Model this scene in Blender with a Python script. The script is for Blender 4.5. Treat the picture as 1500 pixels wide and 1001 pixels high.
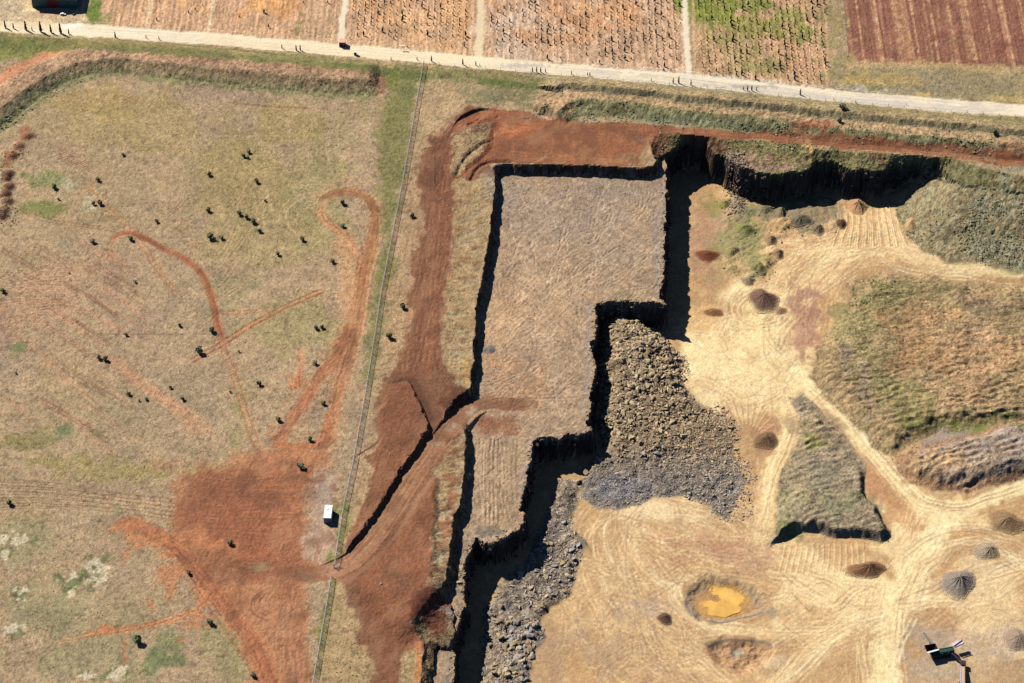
import bpy, bmesh, math, time
import numpy as np
T0 = time.time()
for o in list(bpy.data.objects): bpy.data.objects.remove(o)
SC = bpy.context.scene
COL = SC.collection
rng = np.random.default_rng(7)

# ------------------------------------------------------------------ camera
F = 3700.0; DC = math.radians(45.0); DIST = 890.0
cam_d = bpy.data.cameras.new('camera'); cam = bpy.data.objects.new('camera', cam_d); COL.objects.link(cam)
CAM = np.array([0.0, -DIST*math.cos(DC), DIST*math.sin(DC)])
cam.location = CAM; cam.rotation_euler = (math.pi/2-DC, 0, 0)
cam_d.sensor_width = 36; cam_d.lens = F/1500*36; cam_d.clip_start = 5; cam_d.clip_end = 40000
SC.camera = cam
# ------------------------------------------------------------------ light
SUN_EL = math.radians(44); SUN_AZ = math.radians(51)        # shadows fall 51 deg east of south
sun_d = bpy.data.lights.new('sun', 'SUN'); sun = bpy.data.objects.new('sun', sun_d); COL.objects.link(sun)
sun_d.energy = 5.0; sun_d.angle = math.radians(0.53); sun_d.color = (1.0, 0.92, 0.81)
sx, sy, sz = -math.sin(SUN_AZ)*math.cos(SUN_EL), math.cos(SUN_AZ)*math.cos(SUN_EL), math.sin(SUN_EL)
from mathutils import Vector
sun.rotation_euler = Vector((sx, sy, sz)).to_track_quat('Z', 'Y').to_euler()
sun.location = (0, 0, 300)
W = bpy.data.worlds.new('World'); SC.world = W; W.use_nodes = True
nt = W.node_tree; nt.nodes.clear()
sky = nt.nodes.new('ShaderNodeTexSky'); sky.sky_type = 'NISHITA'; sky.sun_disc = False
sky.sun_elevation = SUN_EL; sky.sun_rotation = math.atan2(sx, sy); sky.altitude = 600; sky.dust_density = 0.0; sky.air_density = 0.6; sky.ozone_density = 6.0
bg = nt.nodes.new('ShaderNodeBackground'); bg.inputs['Strength'].default_value = 0.05
wo = nt.nodes.new('ShaderNodeOutputWorld')
nt.links.new(sky.outputs[0], bg.inputs[0]); nt.links.new(bg.outputs[0], wo.inputs[0])
SC.view_settings.view_transform = 'Standard'; SC.view_settings.look = 'None'
SC.view_settings.gamma = 1; SC.view_settings.use_curve_mapping = False
SC.view_settings.exposure = 0.40
SC.render.engine = 'CYCLES'
SC.cycles.max_bounces = 2; SC.cycles.diffuse_bounces = 0
# how bright a level white surface comes out under this sun, sky and exposure: photo tone -> surface colour
KL = np.array([1.36, 1.34, 1.36])

def lin(c):
    c = np.asarray(c, float)/255.0
    return np.where(c < 0.04045, c/12.92, ((c+0.055)/1.055)**2.4)
def alb(c): return np.clip(lin(c)/KL, 0.0, 0.85)

# ------------------------------------------------------------------ survey helpers: photo point at known height -> metres
sD, cD = math.sin(DC), math.cos(DC)
def P(px, py, z=0.0):
    px = np.asarray(px, float); py = np.asarray(py, float)
    a = (px-750)/F; b = (500.5-py)/F
    dy = cD + b*sD; dz = -sD + b*cD
    t = (z-CAM[2])/dz
    return a*t, CAM[1]+dy*t
def UV(X, Y, z=0.0):
    ry = Y-CAM[1]; rz = z-CAM[2]
    d = ry*cD - rz*sD; u = ry*sD + rz*cD
    return 750+F*X/d, 500.5-F*u/d
def PW(pts, z=0.0):
    a = np.array([p[:2] for p in pts], float)
    zz = np.array([p[2] if len(p) > 2 else z for p in pts], float)
    x, y = P(a[:, 0], a[:, 1], zz)
    return np.stack([x, y, zz], 1)

# ------------------------------------------------------------------ terrain grid
STEP = 1.55
core_u = np.arange(-24, 1524.1, STEP); core_v = np.arange(-20, 1022.1, STEP)
def margin(a, b, n, g): return a+(b-a)*(np.linspace(0, 1, n+1)[1:])**g
us = np.concatenate([margin(core_u[0], -420, 70, 1.3)[::-1], core_u, margin(core_u[-1], 1920, 70, 1.3)])
us = np.concatenate([[-30000, -9000, -3000, -1500, -800], us, [2300, 3000, 4500, 10500, 31500]])
vs = np.concatenate([margin(core_v[0], -300, 60, 1.3)[::-1], core_v, margin(core_v[-1], 1330, 60, 1.3)])
vs = np.concatenate([[-3050, -2700, -2000, -1300, -800, -480], vs, [1500, 1900, 2800, 4500]])
UU, VV = np.meshgrid(us, vs)
X, Y = P(UU, VV, 0.0)
NV, NU = X.shape
rowY = Y[:, 0]                       # decreasing with v
print('grid', NV, NU, NV*NU*2)
H = np.zeros((NV, NU)); C = np.zeros((NV, NU, 3)); REG = np.zeros((NV, NU), np.int16)
ROCK = np.zeros((NV, NU))

# noise ---------------------------------------------------------------
_lat = rng.random((512, 512)).astype(np.float64)*2-1
def vnoise(x, y):
    xi = np.floor(x).astype(np.int64); yi = np.floor(y).astype(np.int64)
    fx = x-xi; fy = y-yi; fx = fx*fx*(3-2*fx); fy = fy*fy*(3-2*fy)
    x0 = xi & 511; x1 = (xi+1) & 511; y0 = yi & 511; y1 = (yi+1) & 511
    return (_lat[y0, x0]*(1-fx)+_lat[y0, x1]*fx)*(1-fy)+(_lat[y1, x0]*(1-fx)+_lat[y1, x1]*fx)*fy
def fbm(x, y, s, o=4, seed=0, g=0.5):
    r = 0; a = 1; t = 0
    for k in range(o):
        r = r+a*vnoise(x/s+37.1*seed+k*17.3, y/s-11.7*seed+k*5.9); t += a; a *= g; s *= 0.5
    return r/t*1.7
def N(s, o=4, seed=0, g=0.5, rot=0, ax=1.0, sl=None):
    x, y = (X, Y) if sl is None else (X[sl], Y[sl])
    if rot or ax != 1:
        c, s_ = math.cos(rot), math.sin(rot)
        x, y = (x*c+y*s_)/ax, (-x*s_+y*c)
    return fbm(x, y, s, o, seed, g)
def ss(x, a=0.0, b=1.0):
    t = np.clip((x-a)/(b-a), 0, 1); return t*t*(3-2*t)
WX = N(6, 3, 51)*1.0; WY = N(6, 3, 52)*1.0     # warp field, metres
HF = N(0.7, 2, 61); HF2 = N(1.6, 3, 62); MF = N(7, 3, 63); LF = N(40, 3, 64)

def box(xmin, xmax, ymin, ymax):
    r = np.nonzero((rowY >= ymin) & (rowY <= ymax))[0]
    if len(r) == 0: return None
    r0, r1 = r[0], r[-1]+1
    k0 = X[r0:r1, :]
    m0 = np.nonzero(((k0 >= xmin) & (k0 <= xmax)).any(0))[0]
    if len(m0) == 0: return None
    return (slice(r0, r1), slice(m0[0], m0[-1]+1))
def sdf_pts(poly, x, y):
    """signed distance, positive inside"""
    d = np.full(x.shape, 1e18); ins = np.zeros(x.shape, bool)
    n = len(poly)
    for i in range(n):
        ax_, ay = poly[i][0], poly[i][1]; bx, by = poly[(i+1) % n][0], poly[(i+1) % n][1]
        ex, ey = bx-ax_, by-ay; L = ex*ex+ey*ey+1e-9
        wx, wy = x-ax_, y-ay
        t = np.clip((wx*ex+wy*ey)/L, 0, 1)
        dx = wx-ex*t; dy = wy-ey*t
        d = np.minimum(d, dx*dx+dy*dy)
        c1 = (ay > y) != (by > y)
        if abs(by-ay) > 1e-9: ins ^= c1 & (x < ex*(y-ay)/(by-ay)+ax_)
    d = np.sqrt(d)
    return np.where(ins, d, -d)
def sdf(pts, z=0.0, m=25, warp=1.0):
    w = PW(pts, z)
    sl = box(w[:, 0].min()-m, w[:, 0].max()+m, w[:, 1].min()-m, w[:, 1].max()+m)
    out = np.full(X.shape, -1e3)
    if sl is None: return out
    out[sl] = sdf_pts(w, X[sl]+WX[sl]*warp, Y[sl]+WY[sl]*warp)
    return out
def spline(w, n=8):
    w = np.asarray(w, float)
    if len(w) < 3: return w
    p = np.vstack([2*w[0]-w[1], w, 2*w[-1]-w[-2]]); out = []
    for i in range(1, len(p)-2):
        for t in np.arange(n)/n:
            out.append(0.5*((2*p[i])+(-p[i-1]+p[i+1])*t+(2*p[i-1]-5*p[i]+4*p[i+1]-p[i+2])*t*t+(-p[i-1]+3*p[i]-3*p[i+1]+p[i+2])*t**3))
    out.append(p[-2]); return np.array(out)
def line(w, m, warp=0.3):
    """w: world polyline (n,>=2 [,z]). returns slice, |d|, signed d (left +), param 0..1, z"""
    sl = box(w[:, 0].min()-m, w[:, 0].max()+m, w[:, 1].min()-m, w[:, 1].max()+m)
    if sl is None: return None
    x = X[sl]+WX[sl]*warp; y = Y[sl]+WY[sl]*warp
    D = np.full(x.shape, 1e18); S = np.zeros(x.shape); T = np.zeros(x.shape); Z = np.zeros(x.shape)
    n = len(w)
    for i in range(n-1):
        ex, ey = w[i+1][0]-w[i][0], w[i+1][1]-w[i][1]; L = ex*ex+ey*ey+1e-9
        wx, wy = x-w[i][0], y-w[i][1]
        t = np.clip((wx*ex+wy*ey)/L, 0, 1)
        dx = wx-ex*t; dy = wy-ey*t; d = dx*dx+dy*dy
        k = d < D
        D = np.where(k, d, D); S = np.where(k, np.sign(ex*wy-ey*wx), S); T = np.where(k, (i+t)/(n-1), T)
        if w.shape[1] > 2: Z = np.where(k, w[i][2]+(w[i+1][2]-w[i][2])*t, Z)
    D = np.sqrt(D)
    return sl, D, D*S, T, Z
def mix(sl, a, c, raw=False):
    c = np.asarray(c, float)
    C[sl] = C[sl]*(1-a[..., None])+c*a[..., None]
def ALL(): return (slice(0, NV), slice(0, NU))

# ================================================================== HEIGHT
# rim of the whole dig, level ground
R_px = [(729,240),(760,241),(800,241),(860,242),(910,245),(945,246),(958,243),(962,235),(955,222),(952,212),(958,200),(966,196),(985,196),(1005,198),(1030,199),(1060,203),(1100,207),(1140,209),(1175,213),(1200,220),(1260,224),(1320,228),(1370,231),(1400,234),(1425,243),(1460,252),(1510,262),(1800,320),(2100,400),(2100,1500),(600,1500),(610,1200),(616,1001),(619,960),(622,942),(610,930),(603,918),(612,905),(626,886),(640,866),(652,850),(661,790),(664,755),(672,745),(680,690),(682,640),(676,622),(670,600),(668,586),(676,575),(690,573),(692,530),(695,480),(700,440),(708,400),(716,350),(722,300),(724,262),(722,243)]
# top of the sheer face, 3 m down
W_px = [(735,250),(760,251),(800,251),(860,252),(910,255),(945,256),(960,253),(966,246),(968,226),(980,222),(992,216),(997,208),(1010,206),(1034,206),(1037,215),(1046,222),(1062,228),(1075,240),(1090,248),(1110,255),(1135,257),(1160,251),(1174,253),(1182,245),(1192,236),(1212,236),(1235,243),(1250,249),(1290,252),(1300,248),(1315,243),(1340,240),(1370,243),(1385,255),(1395,263),(1410,270),(1450,275),(1510,285),(1800,340),(2080,420),(2080,1480),(620,1480),(626,1200),(630,1001),(634,960),(640,948),(655,946),(662,930),(662,900),(656,882),(660,855),(666,800),(670,765),(677,750),(686,695),(688,645),(684,628),(680,606),(676,592),(682,584),(697,583),(697,530),(701,480),(706,440),(714,400),(721,350),(727,300),(729,262)]
# working bench, 4.2 m down
B_px = [(400,150),(962,150),(978,263),(976,300),(975,340),(973,380),(971,410),(968,436),(976,446),(960,444),(950,441),(930,443),(915,440),(890,443),(874,445),(872,470),(874,495),(867,500),(868,520),(872,530),(870,560),(865,580),(868,590),(864,612),(860,620),(868,627),(868,631),(855,634),(845,637),(835,636),(820,643),(805,640),(790,642),(782,646),(778,660),(775,680),(772,700),(770,715),(765,735),(763,745),(768,755),(767,765),(760,775),(750,783),(735,788),(720,796),(708,797),(697,790),(692,800),(685,812),(682,820),(680,840),(678,860),(680,880),(683,888),(676,895),(673,915),(667,930),(662,940),(665,960),(667,975),(664,1001),(660,1200),(655,1500),(300,1500)]
dR = sdf(R_px, 0.0, 60, 0.35); dW = sdf(W_px, -3.0, 60, 0.5); dB = sdf(B_px, -4.2, 60, 0.0)
blocky = np.round(N(2.2, 2, 71)*2)/2
dB += 0.35*blocky+0.45*N(3.5, 3, 73)+0.25*N(1.2, 2, 72)
dW += 0.8*N(4, 3, 74)+0.25*HF2
dR += 0.25*HF2

FLOOR_Z = [(1000,300,-16),(1000,450,-16.3),(1100,500,-15.6),(1040,330,-15),(1100,330,-15),(1180,330,-14.6),(1260,320,-13.6),(1330,330,-13),(1100,420,-15.2),
 (1200,420,-15),(1250,370,-14.6),(1350,385,-14.6),(1500,395,-14.5),(1700,410,-14.5),(1345,300,-12.0),(1370,300,-8.5),(1400,272,-4.0),(1440,280,-3.6),(1500,292,-4.2),(1700,330,-4.5),
 (1360,350,-12.8),(1420,330,-9.0),(1500,345,-9.5),(1440,372,-13.2),(1700,380,-12),(1300,290,-15.5),(1200,280,-16),(1100,280,-16),
 (850,700,-15),(780,850,-15),(760,1000,-15),(900,850,-15),(1000,800,-15),(1060,880,-15.6),(1100,1000,-15),(1250,900,-14.8),(1400,850,-14.6),(1500,1000,-14.6),(1500,760,-14.6),(1300,1200,-15),(1800,700,-14.5),(1800,1200,-15),(700,1300,-15),
 (1150,620,-15),(1250,600,-14.8),(1400,600,-14.5),(1150,750,-15),(900,600,-15),(960,540,-15.5),(1340,740,-14.7),(700,700,-15),(800,400,-16),(1700,900,-14.6)]
cp = PW(FLOOR_Z)
def tps(cp, x, y, s=100.0):
    p = cp[:, :2]/s; n = len(p)
    r2 = ((p[:, None]-p[None])**2).sum(2); K = 0.5*r2*np.log(r2+1e-9)
    A = np.zeros((n+3, n+3)); A[:n, :n] = K+np.eye(n)*1e-3; A[:n, n] = 1; A[:n, n+1:] = p; A[n, :n] = 1; A[n+1:, :n] = p.T
    w = np.linalg.solve(A, np.concatenate([cp[:, 2], [0, 0, 0]]))
    out = w[n]+w[n+1]*x/s+w[n+2]*y/s
    for i in range(n):
        r2 = (x/s-p[i, 0])**2+(y/s-p[i, 1])**2; out = out+w[i]*0.5*r2*np.log(r2+1e-9)
    return out
FL = np.full(X.shape, -15.0)
slf = box(-60, 420, -330, 300)
FL[slf] = np.clip(tps(cp, X[slf], Y[slf]), -17, -3)

# mounds on the floor: (outline, traced height, rise, edge width m, roughness)
def mound(pts, z, rise, w, warp=1.0, power=1.0):
    d = sdf(pts, z, 8, warp); return rise*ss(d, 0, w)**power, d
RUB_px = [(882,466),(905,457),(935,463),(960,475),(985,497),(998,520),(1003,560),(1022,582),(1060,600),(1078,620),(1075,660),(1090,700),(1080,735),(1060,755),(1040,735),(1000,722),(960,722),(935,735),(905,738),(875,738),(850,722),(848,700),(862,676),(880,655),(878,560),(880,500)]
d_rub = sdf(RUB_px, -13.0, 8, 0.8)
ux, uy = UU, VV
px13, py13 = UV(X, Y, -12.0)
d_rub = d_rub+1.2*N(7, 3, 83); rub_h = ss(d_rub, -1, 2.5)*(0.5+.5*ss(d_rub, 2, 14)+5.6*ss(px13, 1050, 900)*ss(py13, 725, 575)*ss(d_rub, 0, 6))
rub_h += ss(d_rub, 0, 3)*(0.7*N(6, 3, 81)+0.25*HF2)
RUB2_px = [(812,705),(850,700),(850,735),(838,760),(856,800),(845,842),(838,872),(802,886),(790,900),(796,930),(780,965),(772,1010),(765,1060),(700,1060),(706,1001),(708,960),(708,905),(725,872),(745,850),(762,830),(785,800),(800,760),(806,730)]
d_rub2 = sdf(RUB2_px, -15, 8, 0.8)
d_rub2 = d_rub2+1.0*N(6, 3, 84); rub_h += ss(d_rub2, -1, 3)*(.7+0.8*N(5, 3, 82)+0.25*HF2)

H1_px = [(1255,402),(1300,393),(1350,397),(1400,405),(1510,410),(1700,424),(1990,450),(1990,560),(1700,585),(1510,612),(1440,622),(1380,632),(1332,650),(1312,664),(1296,659),(1273,639),(1251,619),(1229,596),(1208,575),(1188,547),(1196,520),(1200,498),(1212,480),(1238,450),(1247,420)]
H2_px = [(1318,662),(1345,650),(1380,640),(1440,625),(1510,597),(1700,560),(1700,660),(1510,690),(1445,708),(1400,715),(1370,712),(1335,700),(1318,684)]
H3_px = [(1159,577),(1178,573),(1192,588),(1219,612),(1246,644),(1262,664),(1268,690),(1272,722),(1283,735),(1291,755),(1302,770),(1308,782),(1290,790),(1267,788),(1240,780),(1221,781),(1197,775),(1181,777),(1149,784),(1128,796),(1132,780),(1140,754),(1140,733),(1142,706),(1149,679),(1165,652),(1172,625),(1170,606)]
H5_px = [(1048,300),(1075,290),(1110,297),(1150,300),(1190,292),(1225,298),(1240,330),(1225,345),(1190,345),(1160,345),(1140,360),(1145,385),(1125,410),(1095,415),(1060,395),(1055,350)]
m1, d1 = mound(H1_px, -13, 3.2, 8.0, 1.2); m2, d2 = mound(H2_px, -12, 3.8, 6.5, 0.8); m3, d3 = mound(H3_px, -13.2, 1.0, 2.0, 0.9); S3 = ss(UV(X, Y, -13.2)[1], 650, 745); m3 = .5*ss(d3, 0, 6)+(.2+2.9*S3)*ss(d3, -.2, 11-8.5*np.maximum(ss(UV(X, Y, -13.2)[1], 735, 765), ss(UV(X, Y, -13.2)[0], 1225, 1260)*ss(UV(X, Y, -13.2)[1], 640, 690)))
m5, d5 = mound(H5_px, -14.5, 0.8, 5, 1.5)
bump = np.abs(N(6, 3, 91)); 
wav = np.sin((-X*0.30+Y*0.95+1.5*N(9, 3, 94))/0.46)*(.5+.5*ss(N(3, 2, 99, rot=.3, ax=2.5), -.6, .5))
FLr = FL+rub_h+np.maximum(m1*(0.85+0.25*N(25, 3, 92)), m2)+m3+m5
FLr += ss(d1, 0, 6)*(0.5*N(5, 3, 93)+0.25*N(1.2, 3, 98, rot=-.2, ax=4)+.16*wav*(.5+ss(UV(X, Y, -12)[1], 480, 580)))
FLr += ss(d2, 0, 3)*(0.34*wav*(0.6+0.5*MF)+0.15*HF2)+ss(d3, 0, 3)*(0.30*wav*(0.7+0.6*MF)+.35*N(5, 2, 86, rot=.3, ax=2.5)+0.25*N(3, 2, 95))
FLr += ss(d5, 0, 4)*(0.9*np.maximum(N(7, 3, 96), -0.2)+0.2*HF2)
# east slope tussocks
ES_px = [(1395,255),(1425,246),(1510,268),(1800,330),(1800,400),(1510,385),(1440,382,-13.5),(1390,380,-13.8),(1350,368,-13.5),(1328,345,-13.3),(1316,322,-13.2),(1312,302,-13.5),(1335,280,-12),(1368,258,-8)]
dES = sdf(ES_px, -8, 15, 1.5)
FLr += ss(dES, 0, 4)*(0.4*N(6, 3, 97)+0.2*HF2)
# general floor relief
FLr += 0.22*N(18, 3, 98)+0.06*HF2
# pond basin and hollow
POND_px = [(1039,854),(1058,858),(1074,855),(1088,866),(1099,878),(1083,883),(1085,893),(1061,902),(1039,898),(1025,895),(1025,882),(1039,878),(1054,880),(1053,871),(1039,866)]
BAS_px = [(1000,868),(1015,852),(1045,843),(1080,850),(1105,862),(1122,885),(1118,900),(1095,908),(1050,912),(1020,905),(1005,890)]
HOL_px = [(1035,945),(1060,935),(1110,938),(1135,950),(1120,975),(1085,988),(1050,975)]
d_bas = sdf(BAS_px, -15.5, 8, 1.3)+.5*HF2; d_pond = sdf(POND_px, -16.3, 8, 0.25); d_hol = sdf(HOL_px, -15.5, 8, 0.8)
FLr = FLr-ss(d_bas, -1.5, 3.5)*(1.5+0.12*HF2)-ss(d_hol, -1, 3)*(1.5+0.35*HF2+.4*N(3,3,87))

BEN = -4.2+0.10*N(12, 3, 101)+0.07*HF2+0.13*N(1.3, 3, 102, rot=0.9, ax=6)*ss(MF, -0.3, 0.5)+0.13*N(1.3, 3, 103, rot=2.6, ax=6)*ss(-MF, -0.3, 0.5)
# lip debris along bench edges
BEN += 0.25*np.maximum(0, HF2)*ss(dB, 2.5, 0.5)
TT = np.where(dB > 0, BEN, np.maximum(FLr, BEN+dB*9.0))
TT = np.maximum(TT, FLr)
soil = -3.0*np.clip(dR, 0, None)/(np.clip(dR, 0, None)+np.clip(-dW, 0, None)+1e-3)
frac = np.clip(dR, 0, None)/(np.clip(dR, 0, None)+np.clip(-dW, 0, None)+1e-3); faceW = np.where(dW > 0, -3.0-dW*9.0, soil)
PIT = dR > 0
Hpit = np.maximum(TT, faceW)

# ------- ground level
G = 0.35*N(60, 3, 111)+0.09*N(2.5, 3, 112)+0.07*HF
def ridge(pts, z, h, ws, wn, plat=0.0, rough=0.25, t0=.04, t1=.02):
    """south flank is on the right of the line when walked west -> east"""
    w = spline(PW(pts, z)); r = line(w, max(ws, wn+plat)+4, 0.5)
    sl, D, S, T, Z = r
    top = ss(1-np.where(S < 0, -S/ws, np.clip(S-plat, 0, None)/wn), 0, 1)
    f = np.where(S < 0, np.clip(1+S/ws, 0, 1), top)
    ends = ss(T, 0, t0)*ss(1-T, 0, t1)
    hh = h*f*ends
    hh = hh+rough*ss(f, 0.02, 0.4)*(N(4, 3, 121, sl=sl)+0.5*HF2[sl])
    G[sl] = np.maximum(G[sl], hh+G[sl]*0.5)
    return sl, f
NWB = [(-300,420),(-140,260),(-60,196),(0,158),(35,130),(81,103),(135,86),(189,86),(243,92),(297,97),(400,108),(478,114),(556,117)]
ridge(NWB, 3.2, 2.7, 5.8, 11, 6.0, .12)
CR1 = [(812,168),(828,154),(852,147),(929,151),(983,159),(1050,165),(1140,176),(1230,189),(1370,201),(1450,210),(1520,217),(1900,262)]
CR2 = [(812,134),(834,125),(929,134),(1010,144),(1140,157),(1235,168),(1370,181),(1500,195),(1900,240)]
ridge(CR1, 3.2, 3.2, 5.4, 16, 3.0)
ridge(CR2, 3.4, 3.3, 4.0, 11, 1.0, 0.08)
# little heaps along the left edge
for (a, b) in [(12,255),(8,262),(12,274),(7,284),(10,296),(5,308),(3,316),(40,200),(28,214),(18,228)]:
    x0, y0 = P(a, b); q = np.exp(-(((X-x0)/2.2)**2+((Y-y0)/2.0)**2)**1.5); G += 1.5*q
# raised fill either side of the ramp
M1_px = [(566,560),(600,556),(612,575),(630,612),(634,628),(600,688),(566,738),(520,800),(506,806),(508,785),(530,740),(545,700),(552,650),(558,600)]
M2_px = [(600,760),(622,722),(636,702),(634,760),(629,840),(619,874),(594,917),(560,885),(520,855),(540,838),(580,790)]
M3_px = [(700,168),(722,178),(722,210),(700,232),(680,250),(672,240),(672,200),(684,178)]
dM1 = sdf(M1_px, 1.8, 8, 0.4); dM2 = sdf(M2_px, 1.2, 8, 0.3); dM3 = sdf(M3_px, 0.8, 6, 0.6)
G += .8*ss(dM1+.6*HF2+1.0*N(4, 3, 132), -1.4, 1.0)*(1+0.05*N(6, 3, 131)); LOW = ss(VV, 800, 880); G += (.9+1.9*LOW)*ss(dM2+.2*HF2, -2.0-5.0*LOW, 0.2); G += 0.8*ss(dM3, -1.0, 1.2)
# sunken crescent and the trench west of the causeway
faceW = np.where(dW > 0, -3.0-dW*9.0, G*(1-frac)-3*frac); Hpit = np.maximum(TT, faceW); H = np.where(PIT, np.minimum(Hpit, G), G)
# fill slope of red earth at the lower trench
def road_cut(pts, hw, slope_l, slope_r, fill=False):
    w = spline(PW(pts)); sl, D, S, T, Z = line(w, hw+14, 0.25)
    e = np.clip(D-hw, 0, None); sl_ = np.where(S > 0, slope_l, slope_r)
    up = Z+e*sl_*(1+.35*HF2[sl])+.7*ss(e, .2, 1.2)*ss(6-e,0,3)*N(2.5, 3, 133, sl=sl)
    H[sl] = np.minimum(H[sl], up)
    if fill: H[sl] = np.maximum(H[sl], np.where(D < hw+1, Z, Z-(e-1)*1.2)+0.0)
    return sl, D, S, T
RAMP = [(455,846,0.0),(490,834,-0.1),(522,816,-0.4),(560,770,-0.8),(602,703,-1.2),(638,652,-1.7),(670,616,-2.7),(702,592,-3.9),(740,592,-4.2),(775,592,-4.2)]
rmp = road_cut(RAMP, 3.3, 1.9, 1.2, True)
# spur coming down from the north
road_cut([(600,545,0.1),(618,570,-0.4),(632,598,-1.2),(642,626,-1.5),(644,645,-1.8)], 2.6, .8, 1.6)
# the earth tip between bench and trench south of the ramp
# cut on north side of the upper red pad
road_cut([(668,190,-0.2),(676,180,-0.9),(690,172,-1.4),(708,166,-1.0),(722,166,-0.2)], 1.6, 2.6, 0.2)
# drain beside the red pad tail
for pts, dep in [([(668,255),(676,240),(690,224),(705,214),(718,208)], 0.9), ([(690,262),(698,248),(712,238),(734,236),(748,237)], 0.9)]:
    w = spline(PW(pts)); r = line(w, 4, 0.3)
    H[r[0]] -= dep*np.exp(-(r[1]/0.8)**2)
# upper red pad is level
print('height', time.time()-T0)

# ================================================================== COLOUR
def c_(r, g, b): return np.array([r, g, b], float)
# paddock
C[:] = c_(178,152,120)
lf = LF; 
mix(ALL(), 0.35*ss(N(26, 4, 201), 0.1, 0.9), c_(168,148,102)); mix(ALL(), 0.5*ss(N(22, 4, 202), 0.15, 0.9), c_(152,132,116))
mix(ALL(), 0.4*ss(N(12, 4, 203), 0.2, 0.9), c_(190,160,126)); mix(ALL(), 0.3*ss(N(4, 3, 204), 0.3, 1), c_(154,136,104))
mix(ALL(), 0.30*ss(N(2.2, 2, 205), 0.35, 1), c_(205,178,140))
def soft(sl, d, w, n=0.0): return ss(d+n, -w, w)
def blob(px, py, rx, ry, col, a=0.8, z=0.0, n=0.6, p=1.0, seed=1):
    """soft patch; radii in photo pixels"""
    x0, y0 = P(px, py, z); x1, _ = P(px+rx, py, z); _, y1 = P(px, py-ry, z)
    rx = x1-x0; ry = y1-y0
    sl = box(x0-2.2*rx, x0+2.2*rx, y0-2.2*ry, y0+2.2*ry)
    if sl is None: return
    d = 1-np.sqrt(((X[sl]-x0)/rx)**2+((Y[sl]-y0)/ry)**2)+n*N(min(rx, ry)*0.8+0.5, 3, 300+seed, sl=sl)
    mix(sl, a*ss(d, -0.15, 0.45)**p, c_(*col))
def area(pts, col, z=0.0, w=0.6, a=1.0, n=0.8, ns=3.0, warp=1.0, reg=None, seed=1):
    d = sdf(pts, z, 10+w, warp)
    sl = np.nonzero(d > -900)
    wv = PW(pts, z); sl = box(wv[:, 0].min()-12, wv[:, 0].max()+12, wv[:, 1].min()-12, wv[:, 1].max()+12)
    dd = d[sl]+n*N(ns, 3, 400+seed, sl=sl)
    mix(sl, a*ss(dd, -w, w), c_(*col))
    if reg is not None:
        R_ = REG[sl]; R_[dd > 0] = reg; REG[sl] = R_
    return sl, dd
def stroke(pts, wpx, col, a=0.9, z=0.0, soft_=0.35, n=0.3, reg=None, taper=True, sm=True, warp=0.3, dep=0.0, zz=None):
    """worn line across the ground, width in photo pixels"""
    w = PW(pts, z); w = spline(w) if sm else w
    hw = wpx*0.125
    r = line(w, hw+3, warp)
    if r is None: return None
    sl, D, S, T, Z = r
    dd = hw-D+n*hw*N(2.0, 3, 450, sl=sl)
    al = ss(dd, -soft_*hw-0.12, soft_*hw+0.12)
    if taper: al = al*ss(T, 0, 0.06)*ss(1-T, 0, 0.06)
    mix(sl, a*al, c_(*col))
    if dep: H[sl] -= dep*al
    if reg is not None:
        R_ = REG[sl]; R_[dd > 0] = reg; REG[sl] = R_
    return r
def ruts(pts, off_px, wpx, col, a=0.7, z=0.0, dep=0.08, n=0.6):
    w = spline(PW(pts, z)); off = off_px*0.24
    r = line(w, off+3, 0.25)
    if r is None: return
    sl, D, S, T, Z = r
    hw = max(wpx*0.13, .24)
    dd = hw-np.abs(np.abs(S)-off)
    al = 1.2*ss(dd, -0.25, 0.18)*ss(T, 0, 0.04)*ss(1-T, 0, 0.04)*np.clip(1+n*N(5, 3, 460, sl=sl), 0, 1)
    al = np.clip(np.where(D > off+hw+0.5, 0, al), 0, 1)
    mix(sl, a*al, c_(*col)); H[sl] -= dep*al
def bundle(pts, spread_px, k, cols, a=0.5, wpx=(1.2, 3.0), z=0.0, seed=0, dep=0.05, wob=0.25, part=True):
    """many wheel tracks roughly following one path"""
    rg = np.random.default_rng(900+seed)
    w0 = spline(PW(pts, z), 6); n = len(w0)
    tg = np.gradient(w0[:, :2], axis=0); tg /= np.linalg.norm(tg, axis=1)[:, None]+1e-9
    nm = np.stack([-tg[:, 1], tg[:, 0]], 1)
    for j in range(k):
        o = rg.normal(0, spread_px*0.24*0.5); ph = rg.random()*6; fr = rg.uniform(1, 3)
        off = o+np.sin(np.linspace(0, fr*3, n)+ph)*wob*spread_px*0.24
        w = w0.copy(); w[:, :2] += nm*off[:, None]
        if part and rg.random() < 0.6:
            i0 = int(rg.random()*n*0.5); i1 = min(n, i0+int(n*rg.uniform(0.35, 0.8))+4); w = w[i0:i1]
        if len(w) < 3: continue
        hw = max(.15, rg.uniform(*wpx)*0.11); r = line(w, 2.0, 0.3)
        if r is None: continue
        sl, D, S, T, Z = r
        gap = 0.85 if rg.random() < 0.6 else 0.0
        dd = hw-np.abs(D-gap) if gap else hw-D
        al = ss(dd, -0.15, 0.2)*ss(T, 0, 0.1)*ss(1-T, 0, 0.1)*np.clip(0.7+0.6*N(6, 2, 470+j % 7, sl=sl), 0, 1)
        c = cols[rg.integers(len(cols))]
        mix(sl, np.clip(1.25*a*rg.uniform(0.3, 1)*al, 0, .95), c_(*c)); H[sl] -= 0.7*dep*al*rg.uniform(-0.6, 1)
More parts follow.
